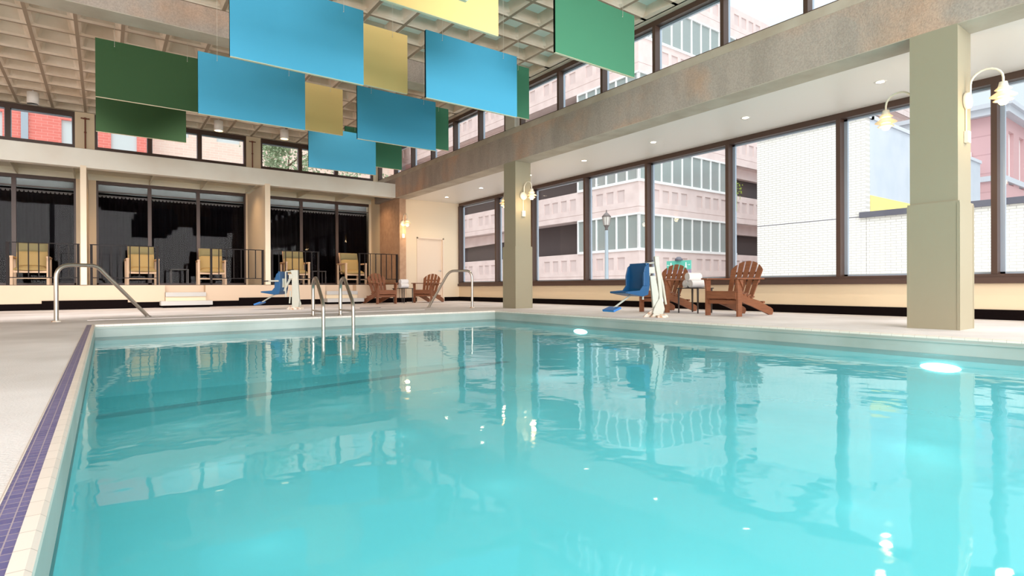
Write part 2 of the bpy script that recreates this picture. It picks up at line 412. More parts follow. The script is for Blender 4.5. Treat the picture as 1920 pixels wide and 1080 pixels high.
# pillars
def pillar(name, y0, y1):
    m = MB(); m.box(7.54, 7.98, y0, y1, 0, 3.36)
    m.box(7.52, 8.0, y0 - 0.02, y1 + 0.02, 0, 1.42)
    o = struct(name, m, PILLAR)
    for (xx, yy) in ((7.53, y0 - 0.01), (7.53, y1 + 0.01), (7.99, y0 - 0.01)):
        struct('corner_guard', B(xx - 0.014, xx + 0.014, yy - 0.014, yy + 0.014, 0, 1.40), PILLAR, o)
    return o
pillar('pillar', 2.03, 2.48); pillar('pillar', 10.15, 10.60)
# cross beam under the waffle slab
o = struct('concrete_cross_beam', B(XL, 7.54, 10.15, 10.57, 4.61, 5.2), CONC)
struct('beam_soffit', B(XL, 7.54, 10.152, 10.568, 4.602, 4.61), CONC_S, o)
# post in the clerestory
struct('concrete_post', B(7.56, 7.9, 10.2, 10.56, 4.14, 5.06), CONC_S)
# right clerestory
cl = [-3.0, -1.55, -0.1, 1.25, 2.45, 3.69, 4.94, 6.24, 7.48, 8.73, 10.02, None, 10.62, 11.76, 13.0, 14.27, 15.55, 16.8, 18.08]
n = 0; CZ0, CZ1 = 4.14, 5.02
seq = []
for i in range(len(cl) - 1):
    if cl[i] is None or cl[i + 1] is None: continue
    seq.append((cl[i], cl[i + 1]))
for a, b_ in seq:
    n += 1; w = MB()
    w.box(7.60, 7.72, a, b_, CZ1 - 0.08, CZ1 + 0.01, 0); w.box(7.62, 7.70, a, b_, CZ0, CZ0 + 0.025, 0)
    w.box(7.59, 7.72, a - 0.03, a + 0.03, CZ0, CZ1 - 0.08, 0); w.box(7.72, 7.77, a - 0.03, a + 0.06, CZ0, CZ1 - 0.08, 1)
    if b_ in (10.02, 18.08): w.box(7.59, 7.72, b_ - 0.03, b_ + 0.03, CZ0, CZ1 - 0.08, 0)
    w.box(7.72, 7.76, a, b_, CZ1 - 0.12, CZ1 - 0.08, 1)
    o = struct('window_%d' % (20 + n), w, [BROWN, ALU])
    struct('pane', B(7.68, 7.686, a + 0.02, b_ - 0.02, CZ0 + 0.02, CZ1 - 0.07), PANE, o)
# back beam, roof step, clerestory
struct('fascia_beam', MB().prism([(16.60, 3.36), (16.60, 3.80), (18.1, 4.105), (18.3, 4.105), (18.3, 3.6), (16.85, 3.6), (16.85, 3.36)], 'x', XL, 7.54), FASCIA)
sf = MB(); sf.box(XL, 7.72, 16.85, 19.1, 3.6, 3.66)
struct('ceiling_platform', sf, GREEN_CREAM)
for i, x in enumerate((-4.4, -3.1, -1.78, -0.62, 1.05, 2.33, 3.56, 5.13, 6.40, 7.70)):
    struct('trim_%d' % (10 + i), B(x - 0.012, x + 0.012, 16.85, 19.0, 3.44, 3.6), GREEN_CREAM)
struct('trim_29', B(XL, 7.7, 18.96, 19.04, 3.44, 3.62), GREEN_CREAM)
bays = [(-4.30, -0.593), (-0.187, 3.44), (3.845, 7.42)]
k = 0
for x0, x1 in bays:
    ds = [x0, x0 + 1.235, x0 + 2.42, x1]
    if x0 == -0.187: ds = [x0, 1.02, 2.06 + 0.16, x1]
    if x0 == 3.845: ds = [x0, 5.02, 6.17, x1]
    for i in range(3):
        k += 1; a, b_ = ds[i], ds[i + 1]; w = MB()
        w.box(a, b_, 18.14, 18.24, 4.90, 5.02, 0); w.box(a, b_, 18.14, 18.24, 4.105, 4.19, 0)
        w.box(a, a + 0.05, 18.14, 18.24, 4.19, 4.90, 0); w.box(b_ - 0.05, b_, 18.14, 18.24, 4.19, 4.90, 0)
        w.box(a + 0.05, a + 0.065, 18.2, 18.26, 4.19, 4.90, 1); w.box(b_ - 0.065, b_ - 0.05, 18.2, 18.26, 4.19, 4.90, 1)
        w.box(a + 0.05, b_ - 0.05, 18.2, 18.26, 4.875, 4.90, 1)
        o = struct('window_%d' % (50 + k), w, [BROWN, ALU])
        struct('pane', B(a + 0.04, b_ - 0.04, 18.19, 18.196, 4.18, 4.91), PANE, o)
w = MB()
for x0, x1 in ((XL, -4.30), (-0.593, -0.187), (3.44, 3.845), (7.42, 7.60)):
    w.box(x0, x1, 18.12, 18.35, 4.10, 5.03)
struct('wall_back_upper', w, BEIGE)
for x in (-0.38, 3.60):
    t = tag(MB().tube([(x, 18.06, 3.98), (x, 18.06, 4.86)], 0.016, 10).tube([(x - 0.09, 18.06, 4.87), (x + 0.09, 18.06, 4.87)], 0.016, 10)
            .lathe([(0, 0), (0.028, 0), (0.028, 0.04), (0, 0.04)], (x, 18.06, 4.85), 12).lathe([(0, 0), (0.026, 0), (0.026, 0.03), (0, 0.03)], (x, 18.06, 4.5), 12).build('sprinkler_pipe', RPIPE),
            'rusty pipe on the upper wall pier, %s' % ('left one behind the dark green panels' if x < 0 else 'right one above the middle cream fin'), 'pipe', 'rusty pipes on the upper piers')

# waffle slab
def waffle(name, x0, nx, px, y0, ny, py, H=5.03, d=0.165):
    m = MB(); r = 0.028
    for i in range(nx):
        for j in range(ny):
            a0, a1 = x0 + i * px, x0 + (i + 1) * px; b0, b1 = y0 + j * py, y0 + (j + 1) * py
            rings = []
            for ins, z, ch in ((0, H, 0), (r, H, 0.0), (r + 0.022, H + 0.018, 0.02), (r + 0.04, H + 0.03, 0.04), (0.12, H + d - 0.012, 0.03), (0.13, H + d, 0.0)):
                X0, X1, Y0, Y1 = a0 + ins, a1 - ins, b0 + ins, b1 - ins
                c = ch
                rings.append([(X0 + c, Y0, z), (X1 - c, Y0, z), (X1, Y0 + c, z), (X1, Y1 - c, z), (X1 - c, Y1, z), (X0 + c, Y1, z), (X0, Y1 - c, z), (X0, Y0 + c, z)])
            vs = [p for R in rings for p in R]; k = len(m.v)
            m.v += vs
            for q in range(5):
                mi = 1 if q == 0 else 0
                for e_ in range(8):
                    g2 = (e_ + 1) % 8
                    m.f.append([k + q * 8 + g2, k + q * 8 + e_, k + (q + 1) * 8 + e_, k + (q + 1) * 8 + g2]); m.m.append(mi); m.sm.append(False)
            m.f.append([k + 5 * 8 + e_ for e_ in range(8)][::-1]); m.m.append(2); m.sm.append(False)
    return struct(name, m, [WAFFLE, RIB, COFFER_TOP])
PX = 0.655
waffle('ceiling', -0.37 - 12 * PX, 24, PX, 10.15 - 17 * 0.64, 17, 0.64)
waffle('ceiling_far_bay', -0.37 - 12 * PX, 24, PX, 10.57 + 0.03, 11, 0.68, 5.03, 0.235)
struct('ceiling_edge', B(7.35, 7.62, -0.73, 18.3, 5.03, 5.2), WAFFLE)
struct('ceiling_roof', B(XL - 0.4, 8.0, -0.8, 18.6, 5.27, 5.45), WAFFLE)
struct('ceiling_back_edge', B(XL, 7.6, 18.05, 18.35, 5.03, 5.27), WAFFLE)

# fins, piers, side pier and the door wall
struct('wall_fin', B(-0.45, -0.335, 16.58, 18.95, 0.58, 3.40), CREAM)
struct('wall_fin', B(3.625, 3.76, 16.58, 18.95, 0.58, 3.40), CREAM)
w = MB()
for x0, x1 in ((-4.8, -4.36), (-0.607, -0.17), (3.58, 4.02), (7.60, 7.73)):
    w.box(x0, x1, 18.97, 19.2, 0.58, 3.6)
struct('wall_back', w, BEIGE)
struct('wall_pier_base', B(7.68, 7.91, 16.59, 17.07, 0.148, 0.57), mat('platform_face_paint', (238, 216, 196)))
struct('baseboard_pier', B(7.68, 7.912, 16.588, 17.07, 0, 0.147), DARKBASE)
w = MB(); w.box(7.68, 7.90, 16.60, 18.2, 0, 3.44); struct('wall_pier', w, TAN)
struct('wall_pier_rear', B(7.68, 7.90, 18.2, 19.2, 0, 3.6), BEIGE)
w = MB(); w.box(7.90, 8.52, 17.08, 17.3, 0, HEAD); w.box(9.56, XR + 0.25, 17.08, 17.3, 0, HEAD); w.box(8.52, 9.56, 17.08, 17.3, 2.18, HEAD)
struct('wall_far', w, CREAM)
struct('baseboard_far', MB().box(7.9, 8.5, 17.06, 17.079, 0, 0.14).box(9.58, XR - 0.02, 17.06, 17.079, 0, 0.14), DARKBASE)
d = MB(); d.box(8.57, 9.51, 17.12, 17.16, 0.01, 2.14)
o = struct('door_1', d, DOORP)
fr = MB(); fr.box(8.52, 8.57, 17.06, 17.2, 0, 2.18); fr.box(9.51, 9.56, 17.06, 17.2, 0, 2.18); fr.box(8.52, 9.56, 17.06, 17.2, 2.14, 2.18)
struct('door_frame', fr, DOORP, o)
h = MB(); h.lathe([(0, 0), (0.026, 0), (0.026, 0.008), (0, 0.008)], (0, 0, 0), 16, 0, Matrix.Translation((9.45, 17.12, 1.05)) @ Matrix.Rotation(PI / 2, 4, 'X'))
h.tube([(9.45, 17.115, 1.05), (9.45, 17.07, 1.05), (9.43, 17.065, 1.05), (9.34, 17.065, 1.05)], 0.009, 8)
struct('door_handle', h, CHROME, o)

# dark glazing behind the platform
gb = [(-4.36, [-3.1, -1.86], -0.607), (-0.17, [1.055, 2.276], 3.58), (4.02, [5.27, 6.46], 7.68)]
k = 0
for x0, ms, x1 in gb:
    ds = [x0] + ms + [x1]
    for i in range(3):
        k += 1; a, b_ = ds[i], ds[i + 1]; w = MB()
        w.box(a, b_, 18.98, 19.08, 3.35, 3.45); w.box(a, a + 0.045, 18.98, 19.08, 0.58, 3.35); w.box(b_ - 0.045, b_, 18.98, 19.08, 0.58, 3.35)
        w.box(a, b_, 18.98, 19.08, 0.58, 0.64); w.box(a, b_, 19.01, 19.06, 3.14, 3.17)
        o = struct('window_%d' % (80 + k), w, BROWN)
        struct('pane', B(a + 0.03, b_ - 0.03, 19.03, 19.036, 0.62, 3.36), DPANE, o)
# room behind: pale boards in place of the soffit's reflection, curtain track, curtains
rm = MB(); rm.box(XL, 7.9, 22.0, 22.2, 0.5, 3.8); rm.box(XL, 7.9, 19.2, 22.2, 3.62, 3.8); rm.box(7.9, 8.0, 19.2, 22.2, 0.5, 3.8)
struct('wall_lounge', rm, DROOM)
for x0, ms, x1 in gb:
    struct('trim_%d' % (40 + int(x1)), B(x0, x1, 19.36, 19.40, 3.16, 3.6), REFL_BAND)
def curtain(x0, x1, label):
    m = MB(); nn = int((x1 - x0) / 0.02); vs = []
    for i in range(nn + 1):
        x = x0 + (x1 - x0) * i / nn; y = 19.42 + 0.045 * math.sin(x * 2 * PI / 0.15) + 0.012 * math.sin(x * 31)
        vs += [(x, y, 0.60), (x, y, 3.10)]
    fs = [(2 * i, 2 * i + 2, 2 * i + 3, 2 * i + 1) for i in range(nn)]
    m.add(vs, fs, 0, True)
    o = m.build('curtain', CURTAIN)
    t = MB()
    t.box(x0, x1, 19.30, 19.32, 3.085, 3.10)
    for i in range(int((x1 - x0) / 0.09)):
        xx = x0 + 0.045 + i * 0.09
        t.prism([(xx - 0.04, 3.085), (xx + 0.04, 3.085), (xx + 0.03, 3.045), (xx, 3.03), (xx - 0.03, 3.045)], 'y', 19.305, 19.315)
    t.build('curtain_track', LACE, o)
    return tag(o, label, 'curtain', 'dark curtains behind the lounge glazing')
curtain(-4.3, -0.65, 'dark closed curtain behind the leftmost lounge glazing')
curtain(-0.13, 3.55, 'dark closed curtain behind the middle lounge glazing')
curtain(4.05, 7.62, 'dark closed curtain behind the lounge glazing nearest the door')

# low kerb strip, drain slot
struct('trim_30', MB().prism([(-0.22, 10.85), (5.6, 10.85), (5.6, 12.2), (-0.16, 12.2)], 'z', 0.0, 0.007), DECK)
struct('trim_31', B(4.85, 5.36, 12.66, 12.70, 0.0, 0.008), DARKBASE)

# ------------------------------------------------------------------ the pool
pool = thing('swimming_pool', 'large turquoise indoor swimming pool filling the foreground', 'swimming pool', (0, 0, 0))
bs = MB(); zb = -1.0
bs.add([(PX0, PY0, zb), (PX1, PY0, zb), (PX1, PY1, zb), (PX0, PY1, zb)], [(0, 1, 2, 3)])
for a, b_ in (((PX0, PY0), (PX1, PY0)), ((PX1, PY0), (PX1, PY1)), ((PX1, PY1), (PX0, PY1)), ((PX0, PY1), (PX0, PY0))):
    bs.add([(a[0], a[1], zb), (a[0], a[1], ZW), (b_[0], b_[1], ZW), (b_[0], b_[1], zb)], [(0, 1, 2, 3)])
bs.build('basin', BASIN, pool)
rm = MB()
t_ = 0.03
rm.box(PX0 - CW, PX0, PY0, PY1 + t_, ZW - 0.05, -0.028); rm.box(PX0, PX1, PY1, PY1 + t_, ZW - 0.05, -0.028); rm.box(PX1, PX1 + t_, PY0, PY1 + t_, ZW - 0.05, -0.028)
rm.box(PX0, PX1, PY1 - 0.012, PY1, -0.06, -0.045); rm.box(PX1 - 0.012, PX1, PY0, PY1, -0.06, -0.045)
rm.build('rim_wall', BASIN_RIM, pool)
cp = MB()
cp.prism([(PX0 - CW, -0.03), (PX0 - CW, 0.004), (PX0 - 0.008, 0.004), (PX0 + 0.002, -0.004), (PX0 + 0.003, -0.02), (PX0, -0.028)], 'y', PY0, PY1 + 0.03)
cp.prism([(PY1 + 0.05, -0.03), (PY1 + 0.05, 0.004), (PY1 + 0.006, 0.004), (PY1 - 0.003, -0.004), (PY1 - 0.004, -0.02), (PY1, -0.028)], 'x', PX0 - CW, PX1 + 0.04)
cp.prism([(PX1 + 0.04, -0.03), (PX1 + 0.04, 0.004), (PX1 + 0.006, 0.004), (PX1 - 0.003, -0.004), (PX1 - 0.004, -0.02), (PX1, -0.028)], 'y', PY0, PY1 + 0.01)
cp.build('coping', COPING, pool)
gr = MB(); gr.box(-g, PX0 - CW, PY0, PY1 + 0.05, -0.3, 0.001)
gr.build('gutter_tiles', GRATE, pool)
B(-g - 0.006, -g, PY0, PY1 + 0.05, -0.02, 0.003).build('gutter_edge', COPING, pool)
wt = MB(); wt.add([(PX0, PY0, ZW), (PX1, PY0, ZW), (PX1, PY1, ZW), (PX0, PY1, ZW)], [(0, 1, 2, 3)])
wt.build('water', WATER, pool)
MB().add([(PX0 + 0.03, 7.93, -0.996), (PX1 - 0.03, 8.90, -0.996), (PX1 - 0.03, 9.12, -0.996), (PX0 + 0.03, 8.19, -0.996)], [(0, 1, 2, 3)]).build('depth_line', LINE, pool)
for yy, zz in ((1.89, -0.30), (6.92, -0.27)):
    q = MB().lathe([(0, 0), (0.09, 0), (0.10, 0.01), (0.11, 0.0), (0.11, -0.02)], (0, 0, 0), 24, 0, Matrix.Translation((PX1 - 0.004, yy, zz)) @ Matrix.Diagonal((1, 1.5, 0.38, 1)) @ Matrix.Rotation(-PI / 2, 4, 'Y')).build('pool_light', POOLLIGHT, pool)
    light('pool_lamp', 'POINT', (PX1 - 0.5, yy, zz - 0.4), 1.5, (0.85, 1.0, 1.0), 0.1)

for i in range(24):
    light('pool_lamp', 'POINT', (0.75 + 1.65 * (i % 4), 8.7 - 1.75 * (i // 4), -0.93), 1.6, (0.80, 1.0, 0.98), 0.45)  # grid of added lamps without fixtures, makes the water glow from below

# ------------------------------------------------------------------ hanging panels
# (x0, x1, y, z bottom, z top, cloth, label)
up0, up1, lo0, lo1 = 3.55, 4.465, 3.055, 3.965
panels = [
 (-0.10, 1.42, 11.05, 3.55, 4.48, SHADE_GREEN, 'dark green hanging panel at far left, the upper of the two'),
 (-0.12, 1.39, 13.4, 3.53, 4.44, SHADE_GREEN, 'dark green hanging panel at the left, lower one just above the upper windows'),
 (1.12, 2.645, 9.30, lo0, lo1, BLUE, 'blue hanging panel touching the right edge of the large dark green panel'),
 (1.12, 2.635, 6.75, lo0 - 0.02, lo1, BLUE, 'biggest looking blue hanging panel, running out of the top of the photo'),
 (2.35, 3.87, 8.07, 3.545, 4.46, YELLOW, 'yellow hanging panel right beside the biggest looking blue one'),
 (2.385, 3.895, 5.60, 3.56, 4.47, YELLOW, 'largest looking yellow hanging panel, cut by the top edge of the photo'),
 (1.10, 2.63, 4.26, lo0, lo1, BLUE, 'blue hanging panel of which only a tip shows at the top edge of the photo'),
 (3.51, 5.035, 6.75, lo0, lo1, BLUE, 'blue hanging panel with a green one showing behind its right edge, nearest the beam'),
 (4.77, 6.30, 8.07, 3.565, 4.495, GREEN, 'green hanging panel showing as a strip behind the right edge of a large blue one'),
 (2.36, 3.88, 11.05, 3.55, 4.465, YELLOW, 'smaller looking yellow hanging panel between two blue ones'),
 (3.52, 5.035, 9.30, lo0, lo1, BLUE, 'blue hanging panel below the gap between the yellow panel and the large blue one'),
 (4.77, 6.31, 11.05, 3.585, 4.52, GREEN, 'green hanging panel showing as a narrow strip over the far upper windows'),
 (3.54, 5.05, 12.2, lo0 + 0.02, lo1, BLUE, 'lowest blue hanging panel, in front of the far upper windows'),
 (4.76, 6.26, 13.4, 3.545, 4.44, GREEN, 'smallest looking green hanging panel beside the lowest blue one'),
 (4.815, 6.35, 5.60, 3.59, 4.50, GREEN, 'large green hanging panel at the right, near the upper side windows'),
]
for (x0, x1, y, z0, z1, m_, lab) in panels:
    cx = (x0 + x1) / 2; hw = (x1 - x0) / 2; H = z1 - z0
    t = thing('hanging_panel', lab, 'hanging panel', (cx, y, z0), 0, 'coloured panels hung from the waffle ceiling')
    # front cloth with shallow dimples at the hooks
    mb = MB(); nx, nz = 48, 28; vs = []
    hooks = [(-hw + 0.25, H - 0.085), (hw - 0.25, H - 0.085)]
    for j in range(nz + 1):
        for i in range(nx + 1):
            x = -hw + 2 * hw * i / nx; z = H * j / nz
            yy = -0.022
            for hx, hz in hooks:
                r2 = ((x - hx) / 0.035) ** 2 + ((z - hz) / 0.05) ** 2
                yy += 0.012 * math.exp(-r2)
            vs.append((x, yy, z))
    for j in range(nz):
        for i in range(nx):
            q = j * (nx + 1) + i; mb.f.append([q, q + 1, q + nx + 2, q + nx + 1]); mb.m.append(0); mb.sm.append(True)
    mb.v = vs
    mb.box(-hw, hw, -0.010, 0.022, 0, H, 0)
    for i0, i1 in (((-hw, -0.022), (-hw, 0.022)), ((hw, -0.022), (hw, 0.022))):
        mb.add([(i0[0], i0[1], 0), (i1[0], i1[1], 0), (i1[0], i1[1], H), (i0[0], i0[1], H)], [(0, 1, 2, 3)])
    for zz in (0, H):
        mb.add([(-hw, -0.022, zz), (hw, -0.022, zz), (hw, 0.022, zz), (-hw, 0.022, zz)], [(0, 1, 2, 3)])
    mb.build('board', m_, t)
    B(-hw + 0.002, hw - 0.002, -0.018, 0.020, -0.004, 0.0).build('edge_tape', PEDGE, t)
    for hx, hz in hooks:
        MB().lathe([(0, -0.005), (0.007, 0), (0, 0.005)], (hx, -0.018, hz), 8).build('hook', WIRE, t)
        MB().tube([(hx, -0.024, hz), (hx, -0.026, H + 0.01), (hx, -0.024, 5.25 - z0)], 0.0022, 5).build('wire', WIRE, t)

# ------------------------------------------------------------------ rails and ladder
def arc(p0, p1, p2, n=6):      # rounded corner through p1
    p0, p1, p2 = Vector(p0), Vector(p1), Vector(p2); out = []
    for i in range(n + 1):
        t = i / n; out.append(p0 * (1 - t) ** 2 + p1 * 2 * t * (1 - t) + p2 * t * t)
    return out
def pool_handrail(base, foot, H, f0, f1, label):
    t = thing('pool_handrail', label, 'handrail', (base[0], base[1], 0), 0, 'steel handrails beyond the pool')
    d = Vector((foot[0] - base[0], foot[1] - base[1], 0)); L = d.length; d.normalize()
    P = lambda s, z: d * s + Vector((0, 0, z))
    pts = [P(0, 0.0), P(0, 0.3)] + arc(P(0, H - 0.2), P(0, H), P(f0 * L, H)) + arc(P(f1 * L - 0.10, H), P(f1 * L, H), P(f1 * L + 0.08, H - 0.10)) + [P(L, 0.012)]
    MB().tube(pts, 0.029, 14).build('tube', STEEL, t)
    MB().lathe([(0.0, 0), (0.062, 0), (0.055, 0.018), (0.03, 0.022)], (0, 0, 0), 20).build('base_flange', RUST, t)
    MB().lathe([(0.0, 0), (0.05, 0), (0.045, 0.01), (0.03, 0.014)], tuple(P(L, 0.012)), 20).build('foot_flange', STEEL, t)
    return t
pool_handrail((-0.58, 10.67), (0.60, 11.36), 0.855, 0.16, 0.42, 'curved stainless steel handrail left of the far end of the pool')
pool_handrail((6.98, 11.12), (6.29, 11.98), 0.875, 0.14, 0.50, 'curved stainless steel handrail in front of the far window corner')
lad = thing('pool_ladder', 'stainless steel pool ladder with two looped grab rails at the far edge', 'ladder', (2.93, 9.87, 0), 0)
for bx, by, lx, ly in ((0, 0, -0.12, -0.94), (0.45, -0.09, 0.34, -1.02)):
    dx, dy = lx - bx, ly - by
    P = lambda s, z: Vector((bx + dx * s, by + dy * s, z))
    pts = [P(0, 0.0), P(0, 0.3)] + arc(P(0, 0.46), P(0.02, 0.67), P(0.30, 0.655), 8) + arc(P(0.42, 0.60), P(0.60, 0.49), P(0.85, 0.33), 3) + arc(P(0.93, 0.28), P(1.0, 0.22), P(1.0, 0.12), 4) + [P(1.0, -0.2), P(1.0, -0.75)]
    MB().tube(pts, 0.029, 14).build('grab_rail', STEEL, lad)
    MB().tube([P(0, 0.10), P(1.0, 0.10)], 0.017, 10).build('cross_bar', STEEL, lad)
    MB().lathe([(0, 0), (0.05, 0), (0.045, 0.014), (0.026, 0.018)], tuple(P(0, 0)), 18).build('base_flange', STEEL, lad)
for zz in (-0.35, -0.6):
    MB().box(-0.12, 0.34, -1.02, -0.94, zz, zz + 0.025).build('ladder_step', STEEL, lad)

# ------------------------------------------------------------------ adirondack chairs
def make_adirondack():
    t = thing('adirondack_chair', '', 'chair')
    hw = 0.29
    for s in (-1, 1):
        y = s * hw
        q = MB()
        q.prism([(-0.055, 0), (0.055, 0), (0.055, 0.44), (0.085, 0.60), (-0.055, 0.60)], 'y', y - 0.018, y + 0.018)
        q.build('leg', REDWOOD, t, bevel=0.003)
        a = MB()
        a.prism([(0.11, y - 0.06), (0.115, y + 0.045 * 1.0), (0.10, y + 0.065), (-0.25, y + 0.07), (-0.62, y + 0.03), (-0.70, y + 0.02), (-0.70, y - 0.02), (-0.5, y - 0.05), (0.09, y - 0.07)] if s > 0 else
                [(0.11, y + 0.06), (0.115, y - 0.045), (0.10, y - 0.065), (-0.25, y - 0.07), (-0.62, y - 0.03), (-0.70, y - 0.02), (-0.70, y + 0.02), (-0.5, y + 0.05), (0.09, y + 0.07)], 'z', 0.60, 0.624)
        a.build('armrest', REDWOOD, t, bevel=0.004)
        MB().prism([(0.04, 0.59), (-0.05, 0.59), (-0.05, 0.46)], 'y', y + s * 0.018, y + s * 0.04).build('arm_bracket', REDWOOD, t)
        r = MB(); yy = s * (hw - 0.036)
        r.prism([(0.045, 0.27), (0.045, 0.385), (-0.10, 0.375), (-0.45, 0.275), (-0.60, 0.245), (-0.72, 0.20), (-0.96, 0.125), (-1.02, 0.095), (-1.035, 0.05), (-1.0, 0.0), (-0.92, 0.0), (-0.45, 0.14)], 'y', yy - 0.017, yy + 0.017)
        r.build('rear_leg', REDWOOD, t, bevel=0.003)
    for (x, z, dz, wd) in ((0.012, 0.398, 0.0, 0.10), (-0.095, 0.388, -0.02, 0.09), (-0.195, 0.36, -0.028, 0.09), (-0.295, 0.332, -0.028, 0.09), (-0.395, 0.303, -0.028, 0.09)):
        M = Matrix.Translation((x, 0, z)) @ Matrix.Rotation(-dz * 9, 4, 'Y')
        MB().box(-wd / 2, wd / 2, -hw + 0.0, hw - 0.0, -0.010, 0.012, 0, M).build('seat_slat', REDWOOD, t, bevel=0.003)
    MB().box(0.046, 0.068, -hw + 0.018, hw - 0.018, 0.285, 0.395).build('front_apron', REDWOOD, t, bevel=0.003)
    MB().box(-0.04, 0.02, -hw + 0.018, hw - 0.018, 0.20, 0.262).build('front_stretcher', REDWOOD, t, bevel=0.003)
    MB().box(-0.78, -0.72, -hw + 0.02, hw - 0.02, 0.20, 0.235).build('rear_slat', REDWOOD, t, bevel=0.003)
    # fanned back
    base = Matrix.Translation((-0.42, 0, 0.19)) @ Matrix.Rotation(math.radians(-24), 4, 'Y')
    R = 0.34; Lc = 0.80
    for i in range(-2, 3):
        yb, yt = i * 0.093, i * 0.124; wb, wtp = 0.036, 0.046
        left = [(yb - wb, 0.0), (yb + wb, 0.0)]
        def edge(y): return Lc - R + math.sqrt(max(0.0, R * R - y * y))
        rt = yt + wtp; lt = yt - wtp
        pts = left + [(rt, edge(abs(rt)) if abs(rt) < R else 0.5)]
        for q in range(1, 6):
            y = rt + (lt - rt) * q / 6; pts.append((y, edge(y)))
        pts.append((lt, edge(abs(lt))))
        MB().prism(pts, 'x', -0.011, 0.011, 0, base).build('back_slat', REDWOOD, t, bevel=0.003)
    MB().box(-0.036, -0.011, -0.27, 0.27, 0.40, 0.46, 0, base).build('back_rail', REDWOOD, t, bevel=0.003)
    MB().box(-0.036, -0.011, -0.23, 0.23, 0.56, 0.60, 0, base).build('back_rail', REDWOOD, t, bevel=0.003)
    MB().box(-0.036, -0.011, -0.25, 0.25, 0.03, 0.10, 0, base).build('back_rail', REDWOOD, t, bevel=0.003)
    for i in range(4):
        MB().box(-0.008, 0.008, (i - 1.5) * 0.112 - 0.006, (i - 1.5) * 0.112 + 0.006, 0.43, 0.488, 0, base).build('slat_spacer', SPACER, t)
    return t
G = 'reddish brown adirondack chairs on the pool deck'
ad = make_adirondack(); ad['group'] = G
ad.location = (8.22, 5.34, 0); ad.rotation_euler = (0, 0, PI - 0.02); ad['label'] = 'reddish brown adirondack chair in full view right of the table near the windows'
dup(ad, (8.42, 6.93, 0), PI + 0.06, 'reddish brown adirondack chair partly hidden behind the nearer pool lift')
dup(ad, (6.72, 15.45, 0), -PI / 2 + 0.06, 'reddish brown adirondack chair below the lounge railing, left of the towel table')
dup(ad, (8.05, 15.72, 0), -PI / 2 - 0.92, 'reddish brown adirondack chair in front of the cream door')

# side tables with rolled towels
def make_table(loc, rz, label):
    t = thing('side_table', label, 'table', loc, rz, 'small dark metal side tables on the pool deck')
    MB().box(-0.235, 0.235, -0.235, 0.235, 0.445, 0.462).build('table_top', DKMETAL, t, bevel=0.003)
    for sx in (-1, 1):
        for sy in (-1, 1):
            MB().tube([(sx * 0.205, sy * 0.205, 0.002), (sx * 0.205, sy * 0.205, 0.445)], [0.013, 0.019], 8).build('leg', DKMETAL, t)
    return t
make_table((8.75, 6.26, 0), 0.0, 'small dark square table with towels between the two near adirondack chairs')
make_table((7.46, 15.90, 0), 0.45, 'small dark square table with towels between the two far adirondack chairs')
def towel(loc, rz, label, grp, L=0.29, r=0.072):
    m = MB(); M = Matrix.Rotation(PI / 2, 4, 'Y')
    prof = [(0.0, -L / 2 + 0.012)]
    for k in range(4):
        prof += [(r * (0.15 + 0.2 * k), -L / 2 + 0.006), (r * (0.25 + 0.2 * k), -L / 2 + 0.012)]
    prof += [(r * 0.93, -L / 2), (r, -L / 2 + 0.02), (r * 0.985, 0), (r, L / 2 - 0.02), (r * 0.93, L / 2)]
    for k in range(3, -1, -1):
        prof += [(r * (0.25 + 0.2 * k), L / 2 - 0.012), (r * (0.15 + 0.2 * k), L / 2 - 0.006)]
    prof += [(0.0, L / 2 - 0.012)]
    m.lathe(prof, (0, 0, 0), 24, 0, M)
    m.box(-L / 2 + 0.01, L / 2 - 0.01, -0.03, 0.03, r * 0.96, r * 1.02)
    o = m.build('rolled_towel', TOWEL); o.location = loc; o.rotation_euler = (0, 0, rz)
    return tag(o, label, 'towel', grp)
rz = -0.28
cx, cy, tz = 8.73, 6.27, 0.462 + 0.072
px_, py_ = -math.sin(rz) * 0.076, math.cos(rz) * 0.076
g1 = 'rolled white towels on the near side table'
towel((cx - px_, cy - py_, tz), rz, 'rolled white towel, bottom front of the stack on the near side table', g1)
towel((cx + px_, cy + py_, tz), rz, 'rolled white towel, bottom rear of the stack on the near side table', g1)
towel((cx - 0.01, cy, tz + 0.129), rz, 'rolled white towel lying on top of the stack on the near side table', g1)
g2 = 'rolled white towels on the far side table'
towel((7.45, 15.808, tz), 0.15, 'rolled white towel, bottom front of the stack on the far side table', g2)
towel((7.50, 15.969, tz), 0.15, 'rolled white towel, bottom rear of the stack on the far side table', g2)
towel((7.475, 15.885, tz + 0.130), 0.2, 'rolled white towel lying on top of the stack on the far side table', g2)

